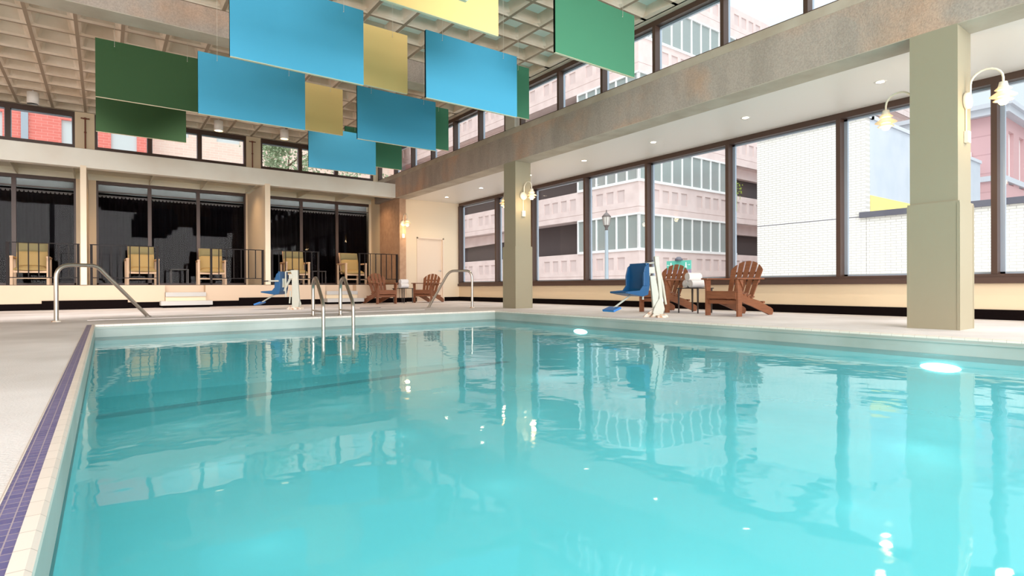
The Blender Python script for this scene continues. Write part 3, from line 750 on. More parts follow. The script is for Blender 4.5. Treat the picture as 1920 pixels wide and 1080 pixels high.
# ------------------------------------------------------------------ pool lifts
def make_lift(label, loc, rz, seat_rz, lean):
    # local +x: the way the seat points; z up; y towards the far side
    t = thing('pool_lift', label, 'pool lift', loc, rz, 'blue and white pool lifts')
    m = MB()   # main mast: a leaning box column with a knee
    w0 = 0.04
    m.prism([(-0.10, 0.0), (0.03, 0.0), (0.05, 0.08), (0.01, 0.20), (-0.05, 0.30), (-0.045, 0.42), (-0.025, 0.62), (0.01, 0.84), (0.02, 0.97), (-0.055, 0.975), (-0.065, 0.80), (-0.10, 0.45), (-0.115, 0.25), (-0.14, 0.14)] if lean else
            [(-0.09, 0.0), (0.04, 0.0), (0.05, 0.15), (0.045, 0.55), (0.05, 0.80), (0.08, 0.89), (-0.08, 0.895), (-0.09, 0.6), (-0.12, 0.2)], 'y', -w0, w0)
    m.build('mast', LIFTW, t, bevel=0.01)
    a = MB()
    if lean:
        a.prism([(0.11, 0.66), (0.02, 0.66), (-0.03, 0.36), (-0.02, 0.28), (0.06, 0.15), (0.07, 0.30)], 'y', 0.02, 0.10)
    else:
        a.prism([(-0.09, 0.0), (-0.14, 0.12), (-0.09, 0.28)], 'y', -0.05, -0.03)
        a.tube([(0.09, 0.06, 0.14), (0.07, 0.05, 0.42)], 0.016, 10)
    a.build('side_plate', LIFTW, t, bevel=0.006)
    b = MB(); b.tube([(-0.05, -0.08, 0.93), (-0.14, -0.08, 0.50), (-0.19, -0.08, 0.20)] if lean else [(0.0, -0.055, 0.82), (-0.03, -0.055, 0.45), (-0.06, -0.055, 0.12)], [0.02, 0.026, 0.018], 12); b.build('actuator', LIFTW, t)
    MB().tube([(-0.055, -0.115, 0.90), (-0.12, -0.115, 0.52), (-0.155, -0.11, 0.24)] if lean else [(0.02, -0.09, 0.80), (-0.01, -0.09, 0.5), (-0.04, -0.085, 0.16)], 0.010, 8).build('hydraulic_hose', CHROME, t)
    c = MB(); c.box(-0.12, 0.02, -0.20, 0.20, 0.0, 0.035); c.prism([(-0.19, 0), (0.10, 0), (0.06, 0.05), (-0.16, 0.05)], 'y', -0.09, 0.09); c.build('base_plate', RUST, t, bevel=0.004)
    MB().prism([(0.08, 0.0), (0.19, 0.0), (0.16, 0.035), (0.02, 0.14)], 'y', -0.04, -0.01).build('anchor_foot', RUST, t)
    # arm to the seat
    d = MB(); d.tube([(0.06, 0, 0.76), (0.24, 0, 0.42)], 0.026, 10); d.box(0.02, 0.11, -0.05, 0.05, 0.70, 0.80)
    d.tube([(0.20, 0, 0.28), (0.20, 0, 0.86)], 0.017, 10); d.tube([(0.20, 0, 0.855), (-0.02, 0, 0.87)], 0.014, 8)
    d.build('lift_arm', LIFTW, t)
    MB().tube([(0.02, -0.03, 0.91), (0.16, -0.03, 0.885)], 0.008, 8).build('linkage', BLACK, t)
    # seat, turned on its own pivot
    S_ = bpy.data.objects.new('seat_unit', None)
    M = Matrix.Translation((0.26, 0, 0)) @ Matrix.Rotation(seat_rz, 4, 'Z')
    s = MB()
    prof_out = [(-0.02, 0.86), (-0.03, 0.60), (-0.02, 0.42), (0.03, 0.345), (0.10, 0.335), (0.30, 0.375), (0.42, 0.385)]
    prof_in = [(0.42, 0.415), (0.29, 0.41), (0.12, 0.385), (0.07, 0.40), (0.035, 0.46), (0.025, 0.62), (0.03, 0.86)]
    s.prism(prof_out + prof_in, 'y', -0.21, 0.21, 0, M)
    s.build('seat', LIFTB, t, bevel=0.012)
    for sy in (-1, 1):
        q = MB(); q.prism([(-0.02, 0.86), (0.06, 0.80), (0.10, 0.66), (0.10, 0.50), (0.16, 0.43), (0.40, 0.415), (0.40, 0.385), (0.10, 0.335), (0.0, 0.36), (-0.03, 0.5)], 'y', sy * 0.20, sy * 0.225, 0, M)
        q.build('seat_side', LIFTB, t, bevel=0.006)
    MB().box(-0.045, -0.02, -0.10, 0.10, 0.50, 0.70, 0, M).build('seat_mount', LIFTW, t)
    if not lean:
        for sy in (-1, 1):
            MB().tube([(0.0, sy * 0.24, 0.645), (0.22, sy * 0.24, 0.645)], 0.018, 10, 0, M).tube([(0.22, sy * 0.24, 0.645), (0.34, sy * 0.24, 0.64)], 0.013, 8, 1, M).build('armrest', [LIFTW, BLACK], t)
    else:
        MB().box(0.03, 0.10, 0.226, 0.24, 0.50, 0.72, 0, M).build('arm_flap', LIFTB, t, bevel=0.006)
    MB().tube([(0.18, 0, 0.345), (0.50, 0, 0.155)], 0.015, 10, 0, M).build('footrest_arm', LIFTW, t)
    MB().box(-0.07, 0.08, -0.15, 0.15, -0.022, 0.012, 0, M @ Matrix.Translation((0.53, 0, 0.145)) @ Matrix.Rotation(0.35, 4, 'Y')).build('footrest', LIFTB2, t, bevel=0.006)
    bpy.data.objects.remove(S_)
    return t
CAMLEFT = math.atan2(0.591, -0.807)
make_lift('blue and white pool lift leaning on the near deck in front of an adirondack chair', (7.10, 5.82, 0), CAMLEFT, 0.45, True)
make_lift('smaller looking blue and white pool lift on the far deck left of the ladder', (3.49, 13.15, 0), CAMLEFT, 0.0, False)

# ------------------------------------------------------------------ platform furniture and railings
def railing(x0, x1, label):
    t = thing('metal_railing', label, 'railing', (x0, 16.72, 0.57), 0, 'dark metal railings along the lounge platform')
    L = x1 - x0
    MB().box(-0.03, L + 0.03, -0.022, 0.022, 0.965, 0.985).build('top_rail', RAILMETAL, t)
    MB().box(0, L, -0.012, 0.012, 0.17, 0.19).build('bottom_rail', RAILMETAL, t)
    for x in (0, L): MB().box(x - 0.025, x + 0.025, -0.025, 0.025, 0, 0.965).build('post', RAILMETAL, t)
    nb = 6
    for i in range(nb):
        x = L * (i + 1) / (nb + 1)
        MB().box(x - 0.011, x + 0.011, -0.009, 0.009, 0.19, 0.965).build('baluster', RAILMETAL, t)
railing(-1.75, -0.50, 'dark metal railing at far left, in front of the leftmost armchair')
railing(-0.25, 1.09, 'dark metal railing right of the left cream fin, before the left steps')
railing(2.30, 3.58, 'dark metal railing between the left steps and the middle cream fin')
railing(3.83, 5.12, 'dark metal railing right of the middle cream fin, before the right steps')
railing(6.38, 7.63, 'dark metal railing between the right steps and the tan pier')
TREAD = mat('step_tread_paint', (196, 192, 188), 0.6)
def steps(xl0, xl1, xu0, xu1, label):
    t = thing('platform_steps', label, 'steps', (xl0, 16.62, 0), 0, 'white steps up to the lounge platform')
    MB().box(0, xl1 - xl0, -0.42, -0.005, 0.06, 0.17).build('tread', TREAD, t, bevel=0.006)
    MB().box(xu0 - xl0, xu1 - xl0, -0.14, 0.26, 0.275, 0.385).build('tread', TREAD, t, bevel=0.006)
    MB().box(xu0 - xl0, xu1 - xl0, -0.10, -0.005, 0.17, 0.275).build('riser', BEIGE, t)
    MB().box(0.06, xl1 - xl0 - 0.06, -0.34, -0.045, 0.0, 0.06).build('toe_board', DARKBASE, t)
steps(1.12, 2.26, 1.245, 2.145, 'white steps up to the lounge platform, the left pair')
steps(5.22, 6.33, 5.295, 6.235, 'white steps up to the lounge platform behind the ladder')

def make_armchair():
    t = thing('lounge_armchair', '', 'chair')
    # faces -y; origin on the floor below its middle
    for s in (-1, 1):
        q = MB(); x = s * 0.33
        q.box(x - 0.03, x + 0.03, -0.40, -0.33, 0, 0.66); q.build('front_leg', LWOOD, t, bevel=0.008)
        MB().box(x - 0.035, x + 0.035, -0.41, 0.34, 0.645, 0.69).build('armrest', LWOOD, t, bevel=0.012)
        MB().box(x - 0.028, x + 0.028, 0.26, 0.32, 0, 0.645).build('rear_leg', LWOOD, t, bevel=0.006)
    MB().prism([(-0.30, 0.29), (-0.30, 0.345), (-0.15, 0.335), (0, 0.33), (0.15, 0.335), (0.30, 0.345), (0.30, 0.29)], 'y', -0.385, -0.355).build('seat_rail', LWOOD, t, bevel=0.004)
    MB().box(-0.30, 0.30, -0.38, -0.355, 0.15, 0.185).build('stretcher', LWOOD, t)
    def cushion(w, h, d, M, name, m_):
        mb = MB(); nx, nz = 10, 8
        for side in (-1, 1):
            vs = []
            for j in range(nz + 1):
                for i in range(nx + 1):
                    u, v = 2 * i / nx - 1, 2 * j / nz - 1
                    b_ = (max(0, 1 - u ** 4) * max(0, 1 - v ** 4)) ** 0.5
                    vs.append((u * w / 2, side * (0.012 + d / 2 * b_), v * h / 2))
            fs = []
            for j in range(nz):
                for i in range(nx):
                    q = j * (nx + 1) + i; fc = [q, q + 1, q + nx + 2, q + nx + 1]
                    fs.append(fc if side < 0 else fc[::-1])
            mb.add(vs, fs, 0, True, M)
        mb.box(-w / 2, w / 2, -0.012, 0.012, -h / 2, h / 2, 0, M)
        return mb.build(name, m_, t)
    tilt = Matrix.Rotation(math.radians(-16), 4, 'X')
    cushion(0.58, 0.50, 0.15, Matrix.Translation((0, 0.10, 0.60)) @ tilt, 'back_cushion', CUSH)
    cushion(0.58, 0.24, 0.14, Matrix.Translation((0, 0.185, 0.915)) @ tilt, 'head_cushion', CUSH2)
    cushion(0.60, 0.62, 0.14, Matrix.Translation((0, -0.08, 0.40)) @ Matrix.Rotation(math.radians(96), 4, 'X'), 'seat_cushion', CUSH)
    MB().box(-0.29, 0.29, 0.0, 0.03, -0.28, 0.44, 0, Matrix.Translation((0, 0.21, 0.62)) @ tilt).build('back_frame', LWOOD, t)
    return t
gch = 'birch armchairs with gold cushions on the lounge platform'
ac = make_armchair(); ac.location = (-1.42, 17.75, 0.58); ac['group'] = gch; ac['label'] = 'birch armchair with olive gold cushions at far left behind the first railing'
for x, rz_, lab in ((0.80, 0.03, 'birch armchair with olive gold cushions left of the left steps, above the curved handrail'), (2.44, -0.06, 'birch armchair with gold cushions right of the left steps'),
                    (4.72, -0.03, 'birch armchair with gold cushions right of the middle cream fin, behind the far pool lift'), (6.50, 0.05, 'birch armchair with gold cushions nearest the tan pier')):
    dup(ac, (x, 17.75, 0.58), rz_, lab, gch)
for x, lab in ((1.69, 'small dark side table in the lounge between the second and third armchairs'), (5.20 + 0.32, 'small dark side table in the lounge between the fourth and fifth armchairs')):
    t = thing('lounge_side_table', lab, 'table', (x, 18.1, 0.58), 0, 'small dark tables on the lounge platform')
    MB().box(-0.22, 0.22, -0.20, 0.20, 0.42, 0.44).build('table_top', DKMETAL, t)
    for sx in (-1, 1):
        for sy in (-1, 1): MB().box(sx * 0.2 - 0.012, sx * 0.2 + 0.012, sy * 0.18 - 0.012, sy * 0.18 + 0.012, 0, 0.42).build('leg', DKMETAL, t)
tag(MB().lathe([(0, 0), (0.03, 0), (0.033, 0.09), (0.03, 0.09), (0.027, 0.01), (0, 0.01)], (5.55, 18.05, 1.02), 16).build('drinking_glass', glass_mat('tumbler_glass', (0.9, 0.9, 0.9, 1), 1.45)), 'small glass standing on the lounge side table nearer the door', 'glass')

# ------------------------------------------------------------------ lamps
def make_lamp(loc, sgn, label, watt=4.5):
    # mounted on a face; sgn = -1 hangs out towards -y
    t = thing('wall_lamp', label, 'lamp', loc, 0, 'white gooseneck wall lamps')
    s = sgn
    Mx = Matrix.Rotation(-s * PI / 2, 4, 'X')
    MB().lathe([(0, 0), (0.085, 0), (0.095, 0.012), (0.085, 0.05), (0.02, 0.06), (0, 0.06)], (0, 0, 0), 24, 0, Mx).build('wall_canopy', LARM, t)
    pts = [Vector((0, s * 0.045, 0.03)), Vector((0, s * 0.05, 0.12))] + [Vector((0, s * (0.19 - 0.14 * math.cos(a)), 0.17 + 0.13 * math.sin(a))) for a in [PI * k / 10 for k in range(11)]] + [Vector((0, s * 0.33, 0.12))]
    MB().tube(pts, 0.011, 10).build('gooseneck_arm', LARM, t)
    c = (0, s * 0.33, 0)
    MB().lathe([(0.012, 0.125), (0.035, 0.12), (0.042, 0.085), (0.05, 0.06), (0.0, 0.06)], c, 24).build('shade_cap', LARM, t)
    MB().lathe([(0.05, 0.062), (0.075, 0.04), (0.045, 0.036)], c, 28).lathe([(0.05, 0.02), (0.118, -0.03), (0.05, -0.034)], c, 28).lathe([(0.05, -0.05), (0.088, -0.078), (0.048, -0.082)], c, 28).build('shade_rings', LSHADE, t)
    MB().lathe([(0.0, 0.06), (0.044, 0.058), (0.05, 0.0), (0.048, -0.09), (0.03, -0.12), (0, -0.125)], c, 20).build('glass_globe', GLOW, t)
    MB().tube([(0, s * 0.01, -0.08), (0, s * 0.01, -0.36)], 0.008, 8).build('conduit', LARM, t)
    MB().box(-0.045, 0.045, min(0, s * 0.045), max(0, s * 0.045), -0.47, -0.34).build('junction_box', LARM, t, bevel=0.006)
    light('wall_lamp_light', 'POINT', (loc[0], loc[1] + s * 0.33, loc[2] - 0.22), watt, (1.0, 0.72, 0.40), 0.06)
    return t
make_lamp((7.78, 2.03, 2.55), -1, 'lit white gooseneck lamp on the right side of the near pillar')
make_lamp((7.78, 2.48, 2.53), 1, 'lit white gooseneck lamp seen left of the near pillar, before the white brick')
make_lamp((7.75, 10.15, 2.57), -1, 'lit white gooseneck lamp on the front of the far pillar')
make_lamp((7.78, 10.60, 2.53), 1, 'lit white gooseneck lamp peeping out left behind the far pillar')
make_lamp((7.79, 16.60, 2.55), -1, 'lit white gooseneck lamp on the tan pier beside the door', 6)
# unseen spots added behind the cross beam to brighten far deck and lounge front
for x, pw in ((-3.0, 300), (-1.1, 300), (1.9, 320), (4.32, 55)):
    light('beam_spot_lamp', 'SPOT', (x, 10.9, 4.93), pw, (1.0, 0.95, 0.90), 0.15, (0.05, 0.60, -0.80), 1.35)
for i, (y, lab) in enumerate(((16.0, 'nearest the door wall'), (13.94, 'second from the door wall'), (11.6, 'hidden close by the far pillar'), (9.52, 'just right of the far pillar'), (7.48, 'above the window with the street lamp'),
                              (5.45, 'between the far pillar and the white brick wall'), (3.35, 'beside the near pillar'), (1.25, 'right of the near pillar'))):
    t = thing('downlight', 'round lit downlight in the white soffit, ' + lab, 'ceiling light', (9.08, y, 3.44), 0, 'downlights in the soffit beside the windows')
    MB().lathe([(0.052, -0.002), (0.078, -0.006), (0.082, 0.0)], (0, 0, 0), 28).build('trim_ring', WHITE, t)
    MB().lathe([(0, -0.003), (0.052, -0.003)], (0, 0, 0), 24).build('bulb', DLIGHT, t)
    light('downlight_lamp', 'SPOT', (9.08, y, 3.41), 26, (1.0, 0.86, 0.70), 0.05, (0, 0, -1), 2.2)
for x, y, lab in ((-1.30, 16.75, 'left one, above the leftmost upper window'), (2.5, 16.75, 'middle one, above the middle upper windows'), (4.15, 16.6, 'right one, beside the lowest blue panel')):
    t = thing('ceiling_can_light', 'white cylinder light under the ceiling, ' + lab, 'ceiling light', (x, y, 4.72), 0, 'white cylinder lights under the waffle ceiling')
    MB().lathe([(0.105, 0.0), (0.11, 0.0), (0.11, 0.26), (0.02, 0.27), (0.0, 0.27)], (0, 0, 0), 24).tube([(0, 0, 0.26), (0, 0, 0.32)], 0.015, 8).build('housing', CANW, t)
    MB().lathe([(0, 0.03), (0.104, 0.03)], (0, 0, 0), 24).build('bulb', CANLIGHT if x > 0 else BLACK, t)
for x in (-2.4, 0.5, 1.7, 2.9, 4.8, 6.1, 7.0):
    light('lounge_spot_lamp', 'SPOT', (x, 17.6, 3.57), 30, (1.0, 0.66, 0.36), 0.08, (0, 0, -1), 2.3)  # added warm spots without fixtures, to light the lounge platform

for x0, ms, x1 in gb:      # added hidden strip, brightens the pale boards behind the lounge glass
    d = bpy.data.lights.new('cove_lamp', 'AREA'); d.shape = 'RECTANGLE'; d.size = x1 - x0 - 0.2; d.size_y = 0.03; d.energy = 5.5; d.color = (0.90, 1.0, 0.97)
    o = bpy.data.objects.new('cove_lamp', d); col.objects.link(o); o.location = ((x0 + x1) / 2, 19.13, 3.43)
    o.rotation_euler = Vector((0, 0.6, -0.8)).to_track_quat('-Z', 'Y').to_euler()

# ------------------------------------------------------------------ outside: street side
st_ = MB(); st_.box(XR + 0.25, 80, -40, 90, -0.9, -0.5); struct('ground', st_, ASPH)
st_ = MB(); st_.box(-80, XR + 0.25, 22.3, 90, -0.9, -0.5); struct('ground_back', st_, ASPH)

def relief(mb, o, du, zs, us, rects, mi_flat, nrm):
    """facade sheet through o along du; rects: (u0,u1,z0,z1,depth,mi) pushed in along -nrm; grid made from every break."""
    U = sorted(set([us[0], us[1]] + [r[0] for r in rects] + [r[1] for r in rects])); Z = sorted(set([zs[0], zs[1]] + [r[2] for r in rects] + [r[3] for r in rects]))
    U = [u for u in U if us[0] <= u <= us[1]]; Z = [z for z in Z if zs[0] <= z <= zs[1]]
    def cell(i, j):
        if i < 0 or j < 0 or i >= len(U) - 1 or j >= len(Z) - 1: return None
        uc, zc = (U[i] + U[i + 1]) / 2, (Z[j] + Z[j + 1]) / 2
        for r in rects:
            if r[0] < uc < r[1] and r[2] < zc < r[3]: return (r[4], r[5])
        return (0.0, mi_flat)
    P = lambda u, z, d: Vector(o) + Vector(du) * u + Vector((0, 0, z)) - Vector(nrm) * d
    for i in range(len(U) - 1):
        for j in range(len(Z) - 1):
            d, mi = cell(i, j)
            mb.add([P(U[i], Z[j], d), P(U[i + 1], Z[j], d), P(U[i + 1], Z[j + 1], d), P(U[i], Z[j + 1], d)], [(0, 1, 2, 3)], mi)
            for (ii, jj, a, b_) in ((i + 1, j, (U[i + 1], Z[j]), (U[i + 1], Z[j + 1])), (i, j + 1, (U[i], Z[j + 1]), (U[i + 1], Z[j + 1]))):
                c = cell(ii, jj)
                if c and c[0] != d:
                    mb.add([P(a[0], a[1], d), P(b_[0], b_[1], d), P(b_[0], b_[1], c[0]), P(a[0], a[1], c[0])], [(0, 1, 2, 3)], mi_flat)
# parking garage: corner (20.2, 17.5)
gar = thing('parking_garage', 'pinkish concrete parking garage with window bands across the street', 'building', (20.2, 17.5, -0.5))
GX, GY, GZ = 20.2, 17.5, -0.5
sills = [2.2, 5.45, 8.75, 12.2]; tops = [3.95, 7.15, 10.6, 14.15]; roof = 15.8
def spandrels():
    out = []; lo = -0.5
    for s, t in zip(sills, tops): out.append((lo, s)); lo = t
    out.append((lo, roof)); return out
def panels_rects(u0, u1, z0, z1, start):
    rs = []; u = start; k = 0
    while u < u1 - 0.6:
        if u > u0 + 0.1: rs.append((u, u + 0.48, z1 - 0.92, z1 - 0.32, 0.045, 1))
        u += 0.72; k += 1
        if k % 4 == 0: u += 0.55
    if z1 - z0 > 1.2: rs.append((u0, u1, z1 - 1.22, z1 - 1.20, 0.02, 1))
    return rs
for z0, z1 in spandrels():
    m = MB()
    relief(m, (0, 0, -GZ), (0, 1, 0), (z0, z1), (0, 34), panels_rects(0, 34, z0, z1, 0.9), 0, (-1, 0, 0))
    relief(m, (0, 0, -GZ), (1, 0, 0), (z0, z1), (0, 36), panels_rects(0, 36, z0, z1, 1.0), 0, (0, -1, 0))
    m.box(0.08, 0.5, 0.08, 34, z0 - GZ, z1 - GZ); m.box(0.08, 36, 0.08, 0.5, z0 - GZ, z1 - GZ)
    m.build('spandrel', [PGRAY, PRECESS], gar)
for k, (s, tp) in enumerate(zip(sills, tops)):
    for face in (0, 1):
        m = MB(); pn = MB(); L = 4.15 if face == 0 else 8.0
        a0 = 0.0
        def bx(mb, u0, u1, d0, d1, z0, z1):
            if face == 0: mb.box(d0, d1, u0, u1, z0 - GZ, z1 - GZ)
            else: mb.box(u0, u1, d0, d1, z0 - GZ, z1 - GZ)
        bx(m, 0.0, L, -0.06, 0.1, s - 0.03, s + 0.09); bx(m, 0.0, L, -0.02, 0.1, tp - 0.08, tp)
        u = 0.08
        while u < L + 0.05:
            bx(m, u - 0.035, u + 0.035, 0.0, 0.1, s, tp); u += 0.80 if face else 0.685
        o = m.build('window_band', WFRAME, gar)
        bx(pn, 0.0, L, 0.06, 0.08, s + 0.05, tp - 0.05); pn.build('band_glass', OGLASS, o)
    # open decks behind dark screens
    m = MB(); m.box(0.9, 1.0, 4.2, 34, s - GZ, tp - GZ); m.box(8.0, 36, 0.9, 1.0, s - GZ, tp - GZ)
    m.build('deck_screen', SCREEN, gar)
    m = MB(); m.prism([(10.0, tp - GZ - 0.02), (34, tp - GZ - 0.02), (34, tp - GZ - 1.1), (10.0, tp - GZ - 0.55)], 'x', 0.6, 0.8)
    m.build('ramp_beam', PGRAY, gar)
    m = MB(); m.box(8.0, 36, 0.5, 0.8, tp - GZ - 0.55, tp - GZ); m.box(0.5, 36, 0.5, 34, tp - GZ, tp - GZ + 0.15); m.build('deck_slab', PGRAY, gar)

# white brick building, low wall
wb = thing('white_brick_building', 'white painted brick building with grey side wall and yellow stripe', 'building', (20, 7.8, -0.5))
MB().box(0, 0.3, 0, 3.74, 0, 6.45).box(0.3, 12, 3.4, 3.74, 0, 6.4).build('brick_wall', WBRICK, wb)
MB().box(0.31, 12, 0.0, 0.3, 0, 6.45).build('side_wall', GWALL, wb)
MB().box(0.31, 12, -0.012, 0.0, 3.35, 3.95).build('yellow_stripe', YSTRIPE, wb)
MB().box(-0.06, 0.5, -0.06, 3.8, 6.45, 6.58).box(0.3, 12, -0.06, 0.4, 6.45, 6.58).build('roof_coping', CORNICE, wb)
MB().box(-0.004, 0.0, 0, 3.74, 3.22, 3.245).build('control_joint', COPE, wb)
lw = thing('white_brick_garden_wall', 'low white brick wall with dark metal coping right of the white brick building', 'wall', (20, 7.85, -0.5))
MB().box(0.0, 0.3, -32, -0.06, 0, 3.2).build('brick_wall', WBRICK, lw)
MB().box(-0.10, 0.4, -32, 0.12, 3.19, 3.37).build('wall_coping', COPE, lw)
# red brick hotel
ht = thing('brick_hotel', 'pinkish red brick building with pale cornice behind the low white wall', 'building', (34, 7.5, -0.5))
m = MB(); rects = []
for c in range(5):
    for r in range(2): rects.append((1.2 + c * 1.9, 2.1 + c * 1.9, 1.4 + r * 4.4, 4.6 + r * 4.4 - 0.6, 0.15, 1))
relief(m, (0, 0, 0), (1, 0, 0), (0, 9.5), (0, 12), rects, 0, (0, -1, 0))
m.box(0.3, 12, 0.3, 6, 0, 9.4)
m.build('front_wall', [RBRICK2, WFRAME], ht)
MB().box(0.0, 0.3, 0.0, 7, 0, 9.5).build('side_wall', RBRICK, ht)
MB().box(-0.35, 12.2, -0.35, 7.2, 9.0, 9.55).box(-0.5, 12.3, -0.5, 7.3, 9.3, 9.5).box(-0.1, 12, -0.1, 7, 5.9, 6.15).build('cornice', CORNICE, ht)
MB().box(-1.6, -0.05, 1.1, 2.6, 4.5, 5.3).box(-1.6, -0.05, 1.1, 2.6, 6.5, 7.4).build('service_balcony', WFRAME, ht)
MB().tube([(-1.7, 1.55, 3.0), (-1.7, 1.55, 6.1), (-1.7, 1.9, 6.2), (-1.7, 2.6, 6.2)], 0.11, 10).tube([(-1.7, 1.2, 3.0), (-1.7, 1.2, 4.3)], 0.08, 10).build('vent_pipe', WFRAME, ht)
# street lamp
sl = thing('street_lamp', 'grey street lamp with lantern head outside the windows', 'street lamp', (16, 15.52, -0.5))
MB().tube([(0, 0, 0), (0, 0, 0.5), (0, 0, 3.2)], [0.14, 0.08, 0.065], 14).build('post', STREETP, sl)
MB().lathe([(0.0, 3.2), (0.07, 3.2), (0.05, 3.28), (0.09, 3.36), (0.12, 3.40)], (0, 0, 0), 8).lathe([(0.17, 3.72), (0.19, 3.73), (0.10, 3.84), (0.03, 3.90), (0.02, 3.95), (0.03, 3.97), (0.0, 4.02)], (0, 0, 0), 8).build('lantern_frame', LANTERN, sl)
MB().lathe([(0.115, 3.40), (0.165, 3.72)], (0, 0, 0), 8).build('lantern_glass', LGLASS, sl)
bb = MB()
for k in range(8):
    a = 2 * PI * k / 8; bb.tube([(0.118 * math.cos(a), 0.118 * math.sin(a), 3.40), (0.17 * math.cos(a), 0.17 * math.sin(a), 3.73)], 0.008, 5)
bb.build('lantern_bars', LANTERN, sl)
# street sign
sg = thing('street_sign', 'green and mauve walking direction sign outside behind the near adirondack chairs', 'sign', (17, 12.87, -0.5))
MB().box(0, 0.04, -0.53, 0.53, 1.60, 1.92).build('green_header', SGREEN, sg)
MB().box(0, 0.04, -0.53, 0.53, 0.95, 1.60).build('mauve_board', SPURP, sg)
MB().lathe([(0, 1.92), (0.14, 1.92), (0.14, 1.98), (0.06, 2.06), (0, 2.06)], (0.02, 0, 0), 16).build('finial', COPE, sg)
MB().tube([(0.06, 0.3, 0), (0.06, 0.3, 1.9)], 0.03, 8).tube([(0.06, -0.3, 0), (0.06, -0.3, 1.9)], 0.03, 8).build('sign_post', COPE, sg)
sy = MB()
def person(mb, y):
    mb.prism([(y + 0.025 * math.cos(a), 1.83 + 0.025 * math.sin(a)) for a in [2 * PI * k / 8 for k in range(8)]], 'x', -0.006, -0.001)
    mb.box(-0.006, -0.001, y - 0.025, y + 0.025, 1.73, 1.80)
    mb.prism([(y - 0.025, 1.73), (y, 1.73), (y - 0.02, 1.65), (y - 0.05, 1.65)], 'x', -0.006, -0.001); mb.prism([(y, 1.73), (y + 0.025, 1.73), (y + 0.05, 1.65), (y + 0.02, 1.65)], 'x', -0.006, -0.001)
def arrow(mb, y, z, s):
    mb.box(-0.006, -0.001, y - 0.045, y + 0.045, z - 0.008, z + 0.008); mb.prism([(y + s * 0.06, z), (y + s * 0.02, z + 0.03), (y + s * 0.02, z - 0.03)], 'x', -0.006, -0.001)
person(sy, 0.33); arrow(sy, 0.45, 1.76, 1); person(sy, -0.33); arrow(sy, -0.45, 1.76, -1)
for r in range(3):
    z = 1.46 - r * 0.15
    for (a, b_) in ((0.42, 0.12), (-0.10, -0.30)): sy.box(-0.006, -0.001, b_, a, z, z + 0.05)
    sy.box(-0.006, -0.001, -0.455, -0.445, z - 0.02, z + 0.07); sy.prism([(-0.45, z - 0.04), (-0.42, z + 0.0), (-0.48, z + 0.0)], 'x', -0.006, -0.001)
sy.build('sign_symbols', SWHITE, sg)
# vine sprig outside the window
v = MB()
for i in range(26):
    x, y, z = 10.37 + random.uniform(-0.03, 0.03), 6.37 + random.uniform(-0.06, 0.05), 2.42 + random.uniform(-0.22, 0.16)
    a = random.uniform(0, PI); r = random.uniform(0.012, 0.026)
    v.add([(x, y - r, z), (x + 0.01, y, z - r * math.cos(a)), (x, y + r, z), (x - 0.01, y, z + r)], [(0, 1, 2, 3)])
v.tube([(10.345, 6.41, 2.0), (10.35, 6.41, 2.4), (10.345, 6.41, 2.62)], 0.004, 5)
tag(v.build('vine_sprig', LEAF2), 'small yellow green vine sprig outside by a window mullion', 'plant')

# ------------------------------------------------------------------ outside: behind the upper back windows
rb = thing('red_brick_block', 'salmon red brick building seen through the upper left windows', 'building', (-20, 40, -0.5))
m = MB(); rects = []
for cx_ in (-1.2 + 20, 20.6 - 5.5, 20 - 9.0, 20 + 1.05):
    for r in range(4): rects.append((cx_ - 0.7, cx_ + 0.55, 1.6 + r * 3.2 + 0.9, 3.2 + r * 3.2 + 0.85, 0.12, 1))
relief(m, (0, 0, 0), (1, 0, 0), (0, 17), (0, 22.1), rects, 0, (0, -1, 0))
m.box(0.1, 22, 0.3, 8, 0, 16.9)
m.build('brick_wall', [RED, BLOCKWIN], rb)
MB().box(16.4, 16.7, -0.1, 0.0, 0, 17).build('downpipe', STREETP, rb)
pb = thing('pale_brick_block', 'pale pinkish brick building with windows seen through the upper middle windows', 'building', (2.1, 41, -0.5))
m = MB(); rects = []
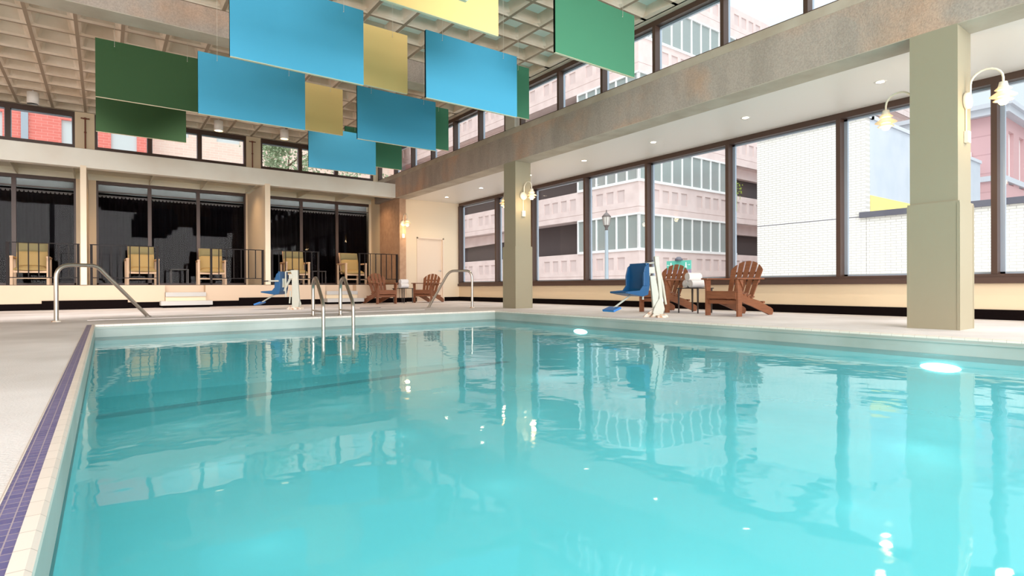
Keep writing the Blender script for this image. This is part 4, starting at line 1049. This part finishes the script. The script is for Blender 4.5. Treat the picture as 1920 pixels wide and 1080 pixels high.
for c in range(5):
    for r in range(5): rects.append((0.9 + c * 3.0, 2.3 + c * 3.0, 1.5 + r * 2.9 + 0.4, 3.1 + r * 2.9 + 0.35, 0.12, 1))
relief(m, (0, 0, 0), (1, 0, 0), (0, 17), (0, 17), rects, 0, (0, -1, 0))
m.box(0.1, 17, 0.3, 8, 0, 16.9)
m.build('brick_wall', [PBRICK, BLOCKWIN], pb)
def tree(x, y, z0, H, R, n_, lab):
    t = thing('broadleaf_tree', lab, 'tree', (x, y, -0.5), 0, 'trees outside the upper back windows')
    tr = MB(); tr.tube([(0, 0, 0), (0.05, 0, H * 0.45), (0.0, 0.1, H * 0.7), (0.1, 0, H * 0.95)], [0.18, 0.13, 0.08, 0.02], 8)
    for k in range(9):
        a = random.uniform(0, 2 * PI); z = H * random.uniform(0.45, 0.85)
        tr.tube([(0, 0, z), (math.cos(a) * R * 0.45, math.sin(a) * R * 0.45, z + 0.4), (math.cos(a) * R * 0.8, math.sin(a) * R * 0.8, z + 0.55)], [0.05, 0.03, 0.01], 5)
    tr.build('trunk', BARK, t)
    lf = MB()
    cl_ = [(random.uniform(-R, R), random.uniform(-R, R), random.uniform(H * 0.55, H * 1.02), random.uniform(0.3, 0.7)) for _ in range(34)]
    for i in range(n_):
        cxx, cyy, czz, cr = random.choice(cl_)
        p = Vector((random.gauss(cxx, cr * 0.5), random.gauss(cyy, cr * 0.5), random.gauss(czz, cr * 0.4)))
        d1 = Vector((random.gauss(0, 1), random.gauss(0, 1), random.gauss(0, 1))).normalized() * random.uniform(0.05, 0.10)
        d2 = d1.cross(Vector((random.gauss(0, 1), random.gauss(0, 1), random.gauss(0, 1)))).normalized() * d1.length * 0.6
        lf.add([p - d1, p + d2, p + d1, p - d2], [(0, 1, 2, 3)])
    lf.build('foliage', LEAF, t)
tree(7.0, 27.5, 0, 7.9, 1.5, 5000, 'pale green tree outside the upper windows left of the lowest blue panel')
tree(10.9, 28.5, 0, 6.7, 1.5, 4000, 'lower pale green tree outside, below the lowest blue panel')
